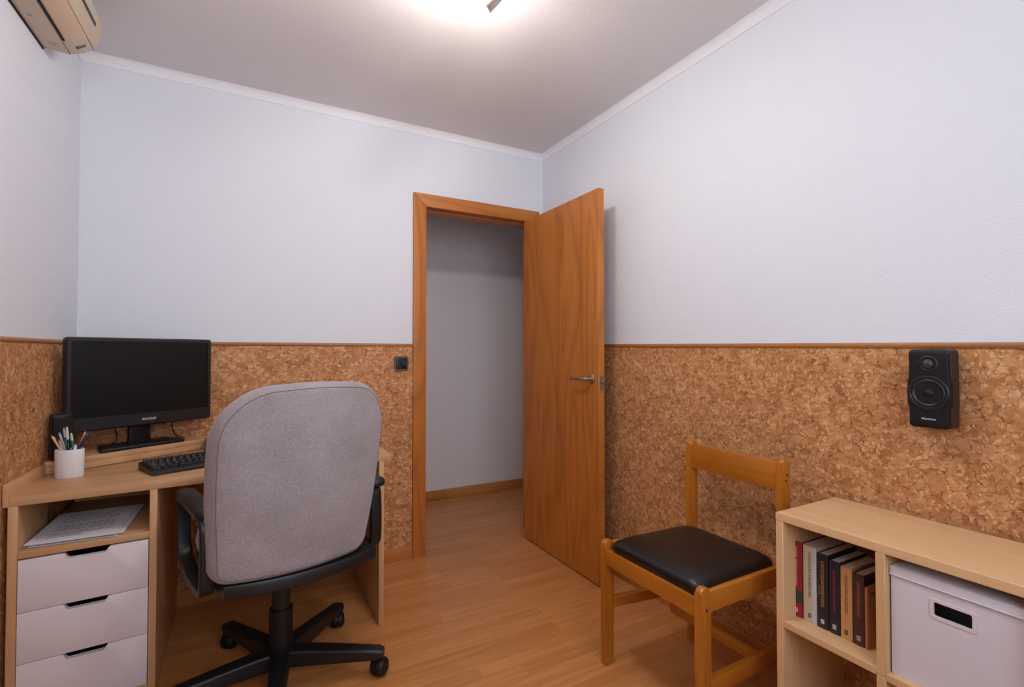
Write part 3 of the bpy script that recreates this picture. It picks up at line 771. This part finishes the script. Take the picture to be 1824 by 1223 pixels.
def ringf(inset, t_, k=1.0):
    c = (0, (Z1-Z0)/2)
    return [place(c[0]+(x-c[0])*k, c[1]+(z-c[1])*k, t_) for x, z in outline(inset)]
bm = NB()
rings = [ringf(.02, 0, k) for k in (.08, .25, .45, .65, .82, .93)]+[ringf(.021, .0), ringf(.0175, .0015)]
loft(bm, rings); obj('backrest_panel', bm, FABRIC, ch, 60)
bm = NB()
rings = [ringf(.021, .006), ringf(.0175, .0022), ringf(.014, .0045), ringf(.006, .014), ringf(.0, .032), ringf(0, .060), ringf(.006, .080), ringf(.020, .096)]+[ringf(.02, .102, k) for k in (.93, .8, .6, .4, .2, .06)]
loft(bm, rings); obj('backrest_cushion', bm, FABRIC, ch, 60)
# piping seam
rg = ringf(.0172, .0012)
def closed_tube(pts, rad, n=6):
    rings = []; N = len(pts)
    for i in range(N):
        p = Vector(pts[i]); d_ = (Vector(pts[(i+1) % N])-Vector(pts[i-1])).normalized()
        up = Vector((0, -1, 0)); up = (up-d_*up.dot(d_)).normalized(); s_ = d_.cross(up)
        rings.append([p+(up*math.cos(a)+s_*math.sin(a))*rad for a in [2*math.pi*k/n for k in range(n)]])
    return loft(NB(), rings, False, closed=True)
obj('seam', closed_tube(rg, .0012), plain('seam_thread', srgb(112, 100, 102), .9), ch)
def sup(a, b_, z, n=40, e=3.2, cy=0):
    out = []
    for k in range(n):
        t_ = 2*math.pi*k/n; c, s_ = math.cos(t_), math.sin(t_)
        out.append((a*math.copysign(abs(c)**(2/e), c), cy+b_*math.copysign(abs(s_)**(2/e), s_), z))
    return out
sy = .02
bm = NB(); loft(bm, [sup(.225, .235, .485, cy=sy), sup(.243, .250, .500, cy=sy), sup(.250, .256, .525, cy=sy), sup(.245, .250, .552, cy=sy), sup(.225, .23, .568, cy=sy), sup(.15, .16, .574, cy=sy)])
obj('seat_cushion', bm, FABRIC, ch, 60)
bm = NB(); loft(bm, [sup(.16, .18, .438, cy=sy), sup(.222, .240, .442, cy=sy), sup(.240, .256, .452, cy=sy), sup(.243, .260, .484, cy=sy), sup(.22, .23, .486, cy=sy)])
obj('seat_shell', bm, BLACK, ch)
# lower back shell wrapping under the backrest
bm = NB(); arc = []
def backy(x, z): return place(x, z, 0)[1]
rings = []
for k in range(17):
    x = -.238+.476*k/16; y = backy(x, .0)
    zl = .442+.004*abs(x)/.24
    rings.append([(x, y+.002, zl), (x, y-.004, zl+.004), (x, y-.006, .478), (x, y-.002, .486), (x, y+.12, .486), (x, y+.12, zl)])
loft(bm, rings); obj('back_shell', bm, BLACK, ch)
# arms
def strap(path, hw_, th):
    """flat band swept along a path in the local y-z plane; hw_ half-width across x"""
    rings = []; N = len(path)
    for i, (y, z) in enumerate(path):
        y0, z0 = path[max(0, i-1)]; y1_, z1_ = path[min(N-1, i+1)]
        d_ = Vector((y1_-y0, z1_-z0)).normalized(); nn = Vector((-d_.y, d_.x))
        sec_ = rrect(2*hw_, 2*th, th*.7, 3)
        rings.append([(u, y+nn.x*v, z+nn.y*v) for u, v in sec_])
    return rings
def rpath(pts, r=.03, n=6):
    out = [Vector(pts[0])]
    for i in range(1, len(pts)-1):
        p = Vector(pts[i]); a = Vector(pts[i-1])-p; b_ = Vector(pts[i+1])-p
        rr = min(r, a.length*.45, b_.length*.45)
        A = p+a.normalized()*rr; B = p+b_.normalized()*rr
        for k in range(n+1):
            s_ = k/n; out.append(A*(1-s_)**2+p*2*s_*(1-s_)+B*s_**2)
    out.append(Vector(pts[-1])); return out
for s_ in (-1, 1):
    path = rpath([(-.06, .677), (-.150, .677), (-.158, .55), (-.152, .446), (.02, .440), (.178, .476), (.196, .59), (.190, .677), (.08, .677)], .045, 8)
    bm = NB(); rings = [[(x+(.290 if s_ > 0 else -.268), y, z) for x, y, z in rg_] for rg_ in strap(path, .022, .0105)]
    loft(bm, rings); obj('arm_frame', bm, BLACK, ch)
    bm = NB()
    cyp = .018
    def pad(k, z, tap=0): return [((.292 if s_ > 0 else -.268)+x, y+cyp-(.03 if s_ > 0 else 0), z) for x, y in rrect(.062*k, .345*(1-(1-k)*.25), .028*k, 6)]
    loft(bm, [pad(.86, .676), pad(.98, .680), pad(1, .689), pad(.97, .698), pad(.84, .704), pad(.5, .7065)])
    obj('arm_pad', bm, BLACK, ch, 60)
# column and base
bm = NB(); lathe(bm, [(.0400, .085), (.0400, .255), (.0385, .262), (.030, .263)], n=32); obj('column_sleeve', bm, BLACKM, ch)
bm = NB(); lathe(bm, [(.0305, .262), (.0305, .405)], n=32); obj('gas_column', bm, BLACK, ch)
bm = NB(); loft(bm, [[(x*1, y, .400) for x, y in rrect(.13, .15, .02)], [(x, y, .405) for x, y in rrect(.15, .18, .02)], [(x, y, .4375) for x, y in rrect(.17, .20, .02)]]); obj('tilt_mechanism', bm, BLACKM, ch)
bm = NB(); lathe(bm, [(.040, .062), (.060, .068), (.062, .10), (.056, .118), (.046, .122)], n=40)
base = obj('base_hub', bm, BLACK, ch)
TH = -25-15
for k in range(5):
    a = R(TH+72*k)
    Rm = Matrix.Rotation(a, 4, 'Z'); bm = NB(); rings = []
    for r_, w_, zb_, zt_ in ((.045, .034, .060, .120), (.10, .031, .061, .119), (.20, .028, .063, .114), (.30, .026, .066, .108), (.350, .025, .068, .105), (.368, .019, .072, .099)):
        sec_ = rrect(2*w_, zt_-zb_, .010, 4)
        rings.append([Rm @ Vector((r_, u, (zb_+zt_)/2+v)) for u, v in sec_])
    loft(bm, rings); leg = obj('base_leg', bm, BLACK, ch)
    c0 = Rm @ Vector((.348, 0, 0)); ca = a+R([70, 40, -60, 20, 100][k])
    bm = NB(); tube(bm, [c0+Vector((0, 0, .045)), c0+Vector((0, 0, .070))], .009, 12)
    Cm = Matrix.Translation(c0) @ Matrix.Rotation(ca, 4, 'Z')
    t_ = bmesh.new()
    lathe(t_, [(.008, -.029), (.020, -.028), (.0285, -.022), (.0325, -.012), (.0325, -.0025), (.028, -.0008), (.028, .0008), (.0325, .0025), (.0325, .012), (.0285, .022), (.020, .028), (.008, .029)], (0.008, 0, .0326), 'Y', 24)
    merge(bm, t_, mat=Cm)
    obj('castor', bm, BLACKM, leg, 50)

# ------------------------------------------------------------ wooden chair
wc = thing('wooden_chair', 'honey coloured wooden chair with black padded seat beside the low shelf unit', 'chair', (-.36, -1.534, 0))
WX, WY = .36, 1.534
def W(p): return (p[0]+WX, p[1]+WY, p[2])
def roundtop(poly_fn, z0, z1, r_ax):
    pass
def legm(x0, x1, y0, y1, ztop, lean=0, zb=0):
    """board leg, wide in x, thin in y, with a rounded top arch; lean shifts x with height"""
    bm = NB(); w = (x1-x0)/2; cx = (x0+x1)/2
    prof = [(x0, zb), (x1, zb)]
    zs = ztop-w*.9
    prof += [(x1, zs*.5), (x1, zs)]
    for k in range(1, 10):
        a = R(180*k/10); prof.append((cx+w*math.cos(a), zs+w*.9*math.sin(a)))
    prof += [(x0, zs), (x0, zs*.5)]
    ln_ = lambda z: lean*max(0, (z-.43))
    pts = [W((x+ln_(z), y0, z)) for x, z in prof]
    prism(bm, pts, (0, y1-y0, 0), bev=.0055)
    return bm
FX0, FX1 = -.566, -.523
BX0, BX1 = -.155, -.115
yl0, yl1 = -1.314, -1.288                     # far (left) front leg
yn0, yn1 = -1.761, -1.735                     # near front leg
bl0, bl1 = -1.362, -1.336                     # far back post
br0, br1 = -1.757, -1.731                     # near back post
obj('leg', legm(FX0, FX1, yl0, yl1, .471), CHAIRW('Z'), wc)
obj('leg', legm(FX0, FX1, yn0, yn1, .475), CHAIRW('Z'), wc)
obj('leg', legm(BX0, BX1, bl0, bl1, .822), CHAIRW('Z'), wc)['label'] = 'back leg continuing up as a backrest post'
obj('leg', legm(BX0, BX1, br0, br1, .820), CHAIRW('Z'), wc)['label'] = 'back leg continuing up as a backrest post'
obj('backrest_rail', prism(NB(), [W((BX0+.002, br1, .708)), W((BX0+.002, bl0, .711)), W((BX0+.022, bl0, .711)), W((BX0+.022, br1, .708))], (0, 0, .099), bev=.003), CHAIRW('Y'), wc)
obj('front_apron', prism(NB(), [W((FX0+.003, yn1, .380)), W((FX0+.003, yl0, .380)), W((FX0+.024, yl0, .380)), W((FX0+.024, yn1, .380))], (0, 0, .057), bev=.002), CHAIRW('Y'), wc)
obj('back_apron', prism(NB(), [W((BX0+.006, br1, .390)), W((BX0+.006, bl0, .390)), W((BX0+.026, bl0, .390)), W((BX0+.026, br1, .390))], (0, 0, .05), bev=.002), CHAIRW('Y'), wc)
def side(n_, y_f, y_b, th, z0, z1):
    return obj(n_, prism(NB(), [W((FX1, y_f, z0)), W((BX0, y_b, z0)), W((BX0, y_b+th, z0)), W((FX1, y_f+th, z0))], (0, 0, z1-z0), bev=.002), CHAIRW('X'), wc)
side('side_apron', yn0+.003, br0+.003, .020, .395, .458)
side('side_apron', yl0+.004, bl0+.003, .020, .395, .458)
side('stretcher', yn0+.002, br0+.002, .022, .142, .192)
side('stretcher', yl0+.002, bl0+.002, .022, .208, .248)
obj('cross_stretcher', box(W((-.272, -1.733, .150)), W((-.250, -1.356, .186)), .003), CHAIRW('Y'), wc)
# padded seat
bm = NB()
def seat_ring(k, z, r=.03):
    x0, x1 = -.556, -.150; out = []
    for x, y in rrect((x1-x0)*k, .408*k, r, 6):
        xx = (x0+x1)/2+x; f_ = (xx-x0)/(x1-x0); yy = -1.5355+y*(1.02-.07*f_)
        out.append(W((xx, yy, z-.0*f_)))
    return out
loft(bm, [seat_ring(.93, .438), seat_ring(.985, .440), seat_ring(1.0, .450, .035), seat_ring(.998, .461, .035), seat_ring(.975, .472, .04), seat_ring(.90, .482, .05), seat_ring(.74, .489, .05), seat_ring(.45, .493, .04), seat_ring(.1, .494, .01)])
obj('seat_pad', bm, LEATHER, wc, 60)
obj('seat_board', box(W((-.541, -1.731, .425)), W((-.155, -1.34, .4375))), CHAIRW('Y'), wc)
for (x, y, z) in ((-.543, yn0, .407), (-.133, br0, .765), (-.139, br0, .745)):
    bm = NB(); lathe(bm, [(.0045, .001), (.0045, -.0008), (.0025, -.0016)], W((x, y, z)), 'Y', 12); obj('screw', bm, plain('dark_bronze', srgb(92, 70, 50), .4, metal=.8), wc)

# ------------------------------------------------------------ low shelf unit
SX0, SX1 = -.356, -.034
SY = [-1.860, -1.883, -2.1275, -2.1485, -2.412, -2.435]
ST = .702
sh = thing('shelf_unit', 'low birch-coloured shelf unit with four open compartments against cork wall', 'shelf', (-.2, -2.14, 0))
def S(p): return (p[0]+.2, p[1]+2.14, p[2])
def sb(n_, lo, hi, ax): return obj(n_, box(S(lo), S(hi), .001, 1), SHELFW(ax), sh)
sb('top_panel', (SX0, SY[5], ST-.0235), (SX1, SY[0], ST), 'Y')
sb('side_panel', (SX0+.0005, SY[1], 0), (SX1, SY[0]-.0005, ST-.0238), 'Z')
sb('side_panel', (SX0+.0005, SY[5]+.0005, 0), (SX1, SY[4], ST-.0238), 'Z')
sb('divider', (SX0+.0005, SY[3], .371), (SX1, SY[2], ST-.0238), 'Z')
sb('divider', (SX0+.0005, SY[3], .062), (SX1, SY[2], .3695), 'Z')
sb('shelf_board', (SX0+.0005, SY[2]+.0002, .366), (SX1, SY[1]-.0002, .385), 'Y')
sb('shelf_board', (SX0+.0005, SY[4]+.0002, .362), (SX1, SY[3]-.0002, .381), 'Y')
sb('bottom_panel', (SX0+.0005, SY[4]+.0002, .040), (SX1, SY[1]-.0002, .0615), 'Y')
sb('plinth', (SX0+.02, SY[4]+.0002, 0), (SX0+.035, SY[1]-.0002, .0398), 'Y')

# storage box
sbx = thing('storage_box', 'white canvas storage box with metal-rimmed grip slot, in the right shelf compartment', 'box', (-.2, -2.2745, .3812))
bw = .1215
def R2(k): return [(x, y) for x, y in rrect(.268*k, 2*bw*k, .004, 3)]
bm = NB()
zc_ = .2
# outer shell front with slot
slot_y0, slot_y1, slz0, slz1 = -.0365, .0345, .182, .214
fx = -.134
outer = rrect(2*bw, .246, .004, 3, 0, .123); inner = [(y, z) for y, z in rrect(slot_y1-slot_y0, slz1-slz0, .004, 3, (slot_y0+slot_y1)/2, (slz0+slz1)/2)]
loft(bm, [[(fx, y, z) for y, z in outer], [(fx, y, z) for y, z in inner], [(fx+.004, y, z) for y, z in inner], [(fx+.004, y, z) for y, z in outer]], False, closed=True)
bx(bm, (fx+.004, -bw, 0), (.134, -bw+.004, .246)); bx(bm, (fx+.004, bw-.004, 0), (.134, bw, .246)); bx(bm, (.130, -bw+.004, 0), (.134, bw-.004, .246)); bx(bm, (fx+.004, -bw+.004, 0), (.130, bw-.004, .004))
obj('box_body', bm, CANVAS, sbx)
bm = NB(); zl0, zl1 = .2465, .2665
loft(bm, [[(x*1.0, y, zl0-.001) for x, y in rrect(.276, 2*bw+.006, .004, 3)], [(x, y, zl1-.001) for x, y in rrect(.276, 2*bw+.006, .004, 3)], [(x, y, zl1) for x, y in rrect(.272, 2*bw+.002, .004, 3)]])
tube(bm, [(-.1385, -bw-.003, zl0), (-.1385, bw+.003, zl0)], .0012, 8)
obj('lid', bm, CANVAS, sbx)
bm = NB(); o2 = rrect(slot_y1-slot_y0+.014, slz1-slz0+.014, .005, 4, (slot_y0+slot_y1)/2, (slz0+slz1)/2); i2 = rrect(slot_y1-slot_y0, slz1-slz0, .004, 4, (slot_y0+slot_y1)/2, (slz0+slz1)/2)
loft(bm, [[(fx, y, z) for y, z in o2], [(fx-.0018, y, z) for y, z in o2], [(fx-.0018, y, z) for y, z in i2], [(fx, y, z) for y, z in i2]], False, closed=True)
obj('grip_rim', bm, plain('ivory_metal', srgb(222, 212, 214), .35), sbx)

# books
def book(label, y0, y1_, h, cover, x0=-.292, depth=.150, z=.3852, title=None, tcol=None, tsize=.010, tw=.12, tz=.12, band=None, sub=None, emblem=None, ecol=None):
    w_ = y0-y1_
    t = thing('book', label, 'book', (x0+depth/2, (y0+y1_)/2, z), 0, 'books on the left shelf compartment')
    c = plain('cover'+str(cover[:3]), cover, .4); hx = depth/2; hy = w_/2
    bm = NB(); n = 6; outp = []
    # slightly rounded spine, then the boards
    arc_ = [(-hx-.0022*math.cos(R(-90+180*k/n)) if 0 < k < n else -hx, hy*math.sin(R(-90+180*k/n))) for k in range(n+1)]
    o_ = arc_+[(hx, hy), (hx, hy-.0018)]+[(-hx+.003, hy-.0018), (-hx+.003, -hy+.0018)]+[(hx, -hy+.0018), (hx, -hy)]
    prism(bm, [(x, y, 0) for x, y in o_], (0, 0, h)); obj('cover', bm, c, t)
    obj('pages', box((-hx+.0032, -hy+.0019, .002), (hx-.004, hy-.0019, h-.0025)), PAGES, t)
    xs = -hx-.0024
    if title: text('title', title, tsize, plain('title'+str(tcol[:3]), tcol, .5), t, basis((xs-.0001, 0, tz), (0, 0, -1), (0, -1, 0)), width=tw)
    if sub: text('subtitle', sub, .004, plain('title'+str(tcol[:3]), tcol, .5), t, basis((xs-.0000, hy*.55, tz-.02), (0, 0, -1), (0, -1, 0)), width=.03)
    if band:
        for z0, z1, bc, yo0, yo1 in band:
            arcs = []
            for a in (z0, z1):
                arcs.append([(-hx-.0023*math.cos(R(-90+180*q))-.0003, hy*math.sin(R(-90+180*q)), a) for q in [yo0+(yo1-yo0)*k/8 for k in range(9)]]+[(-hx+.001, hy*math.sin(R(-90+180*q)), a) for q in [yo1-(yo1-yo0)*k/8 for k in range(9)]])
            bm = NB(); loft(bm, arcs); obj('spine_band', bm, plain('bandc'+str(bc[:3]), bc, .5), t)
    if emblem:
        ex = xs-.0004
        obj('emblem', box((ex, -.0048, .014), (ex+.0006, .0048, .0265), .0003, 1), plain('emb'+str(ecol[:3]), ecol, .5), t)
        text('emblem_letter', emblem, .009, plain('emb'+str(cover[:3])+'d', Vector(cover[:3]).to_4d() if False else cover, .5), t, basis((ex-.0002, 0, .0203), (0, 0, -1), (0, -1, 0)))
    return t
book('red book with dark green band low on its spine, leftmost on the shelf', -1.8670, -1.9015, .226, srgb(150, 32, 42), title='ICONARALE . AVONON ROOSA-HACIALAS', tcol=srgb(236, 206, 200), tsize=.0105, tw=.118, tz=.152, band=[(.042, .082, srgb(52, 62, 62), 0, 1)], emblem='a', ecol=srgb(220, 200, 196))
book('thick cream book with pale grey right edge, second from the left', -1.9050, -1.9440, .224, srgb(196, 186, 160), title='GWAVANUNG WAVAPIDOVAS', tcol=srgb(70, 62, 56), tsize=.012, tw=.13, tz=.14, band=[(.001, .2235, srgb(186, 190, 198), 0, .36)], emblem='F', ecol=srgb(90, 86, 78))
book('thick black book with gold lettering, third from the left', -1.9465, -1.9765, .214, srgb(38, 32, 40), title='K ESOTATZUJ BAWFOAB 9 SISDOI', tcol=srgb(190, 142, 78), tsize=.013, tw=.13, tz=.128, sub='HONO ALOD', emblem='a', ecol=srgb(214, 204, 204))
book('dark navy book with red lettering beside the tan book', -1.9795, -2.0080, .205, srgb(32, 34, 46), title='ASGLDAGIN. ONTANOOLE LOOIEATE', tcol=srgb(176, 44, 70), tsize=.011, tw=.118, tz=.122, emblem='D', ecol=srgb(206, 200, 204))
book('tan book with thin dark lettering, between navy and maroon books', -2.0105, -2.0400, .199, srgb(202, 152, 96), title='OMESODUTWW LAV JIAROEDO---', tcol=srgb(96, 66, 44), tsize=.0115, tw=.112, tz=.122, emblem='Z', ecol=srgb(74, 60, 60))
book('maroon brown book with orange lettering at the right end of the row', -2.0430, -2.0705, .193, srgb(72, 44, 44), title='SORITOR DIE AVOMIGLSTNOCEST', tcol=srgb(196, 108, 66), tsize=.0105, tw=.098, tz=.126, emblem='E', ecol=srgb(190, 170, 160))
pb = book('small thin paperback with brown illustrated cover facing the divider', -2.0730, -2.0805, .166, srgb(176, 122, 76), x0=-.294, depth=.125)
cv = NB(); prism(cv, [(-.02, 0, .02), (.01, 0, .04), (.06, 0, .10), (.061, 0, .158), (.02, 0, .155), (.03, 0, .12), (-.005, 0, .09)], (0, -.0003, 0))
for v in cv.verts: v.co.y -= .00378
obj('cover_picture', cv, plain('cover_brown_art', srgb(110, 62, 36), .5), pb)
text('cover_title', 'Nunte f', .014, plain('cover_ink', srgb(70, 70, 66), .5), pb, basis((-.030, -.0040, .146), (1, 0, 0), (0, 0, 1)), width=.045)
bm = closed_tube([(-.03+.011*math.cos(a), -.0042, .085+.02*math.sin(a)) for a in [2*math.pi*k/24 for k in range(24)]], .0012)
obj('cover_emblem', bm, plain('cover_pink', srgb(170, 84, 84), .5), pb)

# ------------------------------------------------------------ air conditioner
Y0 = -.430; XW = xl(Y0)
ac = thing('air_conditioner', 'beige wall-mounted air conditioner high on the left wall under the ceiling', 'air conditioner', (XW, Y0, 2.28))
LN = -.80; sl_ = .0225*LN
def acp(u, z): return (u, z)
prof = [(.004, .008), (.004, .006), (.075, .0025), (.079, .003)]
body = [(.004, .175), (.004, .006), (.074, .0025), (.110, .0155), (.139, .036), (.1565, .066), (.166, .104), (.166, .150), (.156, .176)]
def ext(bm, pts, a, b_, mi=0):
    ra = [[(u+sl_*(y/LN), y, z) for u, z in pts] for y in (a, b_)]
    return loft(bm, ra, True, mi=mi)
bm = NB(); ra = []
for y, k in ((0, .985), (-.004, 1), (LN, 1)):
    ra.append([(.004+(u-.004)*k+sl_*(y/LN), y, .09+(z-.09)*k) for u, z in body])
loft(bm, ra); obj('housing', bm, BEIGE, ac, 35)
# slot and flap on the underside, end panel lines, front grille
def strip(n_, u0, z0, u1, z1, a, b_, mat, off=.001, seg=1):
    """thin plate lying over the profile between two profile points"""
    d_ = Vector((u1-u0, z1-z0)); nn = Vector((d_.y, -d_.x)).normalized()*off
    pts = [(u0, z0), (u1, z1), (u1+nn.x, z1+nn.y), (u0+nn.x, z0+nn.y)]
    return obj(n_, ext(NB(), pts, a, b_), mat, ac)
strip('air_slot', .0790, .0036, .0858, .0061, -.092, LN+.02, PITCH, .0006)
fl = [(.0895, .0078), (.110, .0155), (.139, .036), (.1420, .0412), (.1432, .0400), (.1402, .0348), (.1110, .0140), (.0899, .0062)]
obj('air_flap', ext(NB(), fl, -.088, LN+.02), BEIGE2, ac, 50)
strip('seam_line', .0765, .0028, .0778, .0033, -.003, LN, DARKG, .0004)
strip('seam_line', .1432, .0410, .1440, .0424, -.003, LN, DARKG, .0004)
strip('display', .103, .0130, .112, .0168, -.036, -.052, DARKG, .0006)
strip('display_window', .1125, .0170, .131, .0302, -.036, -.052, GREYP, .0004)
strip('grille', .1632, .092, .1660, .1035, -.075, LN+.02, DARKG, .0008)
strip('grille', .1660, .1042, .1660, .149, -.055, LN+.02, plain('beige_mesh', srgb(196, 184, 168), .7, noise=.25, nscale=900), .0008)
for y_ in (-.045, -.060):
    for q in range(4): strip('label_print', .030+q*.007, .0048-.0003*q, .0345+q*.007, .0046-.0003*q, y_+.001*q, y_-.004+.001*q, GREYP, .0004)
bm = NB(); lathe(bm, [(.008, .0), (.008, -.0006)], (.026, -.215, .0050), 'Z', 16); obj('round_mark', bm, plain('mark_grey', srgb(166, 156, 146), .6), ac)
strip('rear_gap', .0, .006, .004, .006, -.002, LN, PITCH, .006)

# ------------------------------------------------------------ ceiling spot rail
lp = thing('ceiling_spotlight', 'satin nickel ceiling spot rail with bare round bulbs, cut by the top of the picture', 'lamp', (-1.02, -1.45, cz(-1.45)+.043))
ZC = cz(-1.45)+.043
def LP(p): return (p[0]+1.02, p[1]+1.45, p[2]-ZC)
obj('rail', tube(NB(), [LP((-1.03, -1.22, ZC-.045)), LP((-1.03, -1.78, ZC-.045))], .011, 16), NICKEL, lp)
bm = NB(); lathe(bm, [(.05, 0), (.05, -.02), (.045, -.025), (.012, -.026), (.012, -.045)], LP((-1.03, -1.5, ZC)), 'Z', 32); obj('ceiling_mount', bm, NICKEL, lp)
RB = .0215
def bulb_mat(p):
    em = bpy.data.materials.new('lit_bulb'); em.use_nodes = True; en = em.node_tree.nodes; en.clear()
    eo = en.new('ShaderNodeOutputMaterial'); ee = en.new('ShaderNodeEmission'); ee.inputs[0].default_value = (1, .95, .86, 1)
    em.node_tree.links.new(ee.outputs[0], eo.inputs[0])
    ee.inputs[1].default_value = p/(math.pi*4*math.pi*RB*RB)
    return em
def spot(bulb, dirv, power):
    bulb = Vector(bulb); dirv = Vector(dirv).normalized()   # from bulb back towards the head
    h0_ = bulb+dirv*.029; h1_ = bulb+dirv*.113
    q_ = Vector((0, 0, 1)).rotation_difference(dirv).to_matrix().to_4x4()
    t_ = bmesh.new(); lathe(t_, [(.0225, 0), (.0275, 0), (.0280, .003), (.0280, .070), (.022, .082), (.004, .084)], n=32)
    bm = NB(); merge(bm, t_, mat=Matrix.Translation(LP(h0_)) @ q_)
    hd = obj('spot_head', bm, NICKEL, lp)
    obj('spot_arm', tube(NB(), [LP(h1_-dirv*.02), LP((h1_.x, h1_.y, ZC-.05)), LP((-1.03, h1_.y, ZC-.045))], .005, 10), NICKEL, lp)
    t_ = bmesh.new(); lathe(t_, [(.0006, -RB), (RB*.5, -RB*.866), (RB*.866, -RB*.5), (RB, 0), (RB*.92, RB*.4), (RB*.72, RB*.72), (.0120, .024), (.0120, .032)], n=28)
    bm = NB(); merge(bm, t_, mat=Matrix.Translation(LP(bulb)) @ q_)
    obj('bulb', bm, bulb_mat(power), lp)['label'] = 'glowing round bulb'
spot((-1.100, -1.316, 2.315), (.05, -.05, .06), SPOT_POWERS[0])
spot((-1.19, -1.50, 2.345), (.10, .01, .09), SPOT_POWERS[1])
spot((-1.08, -1.70, 2.345), (.04, -.03, .09), SPOT_POWERS[2])
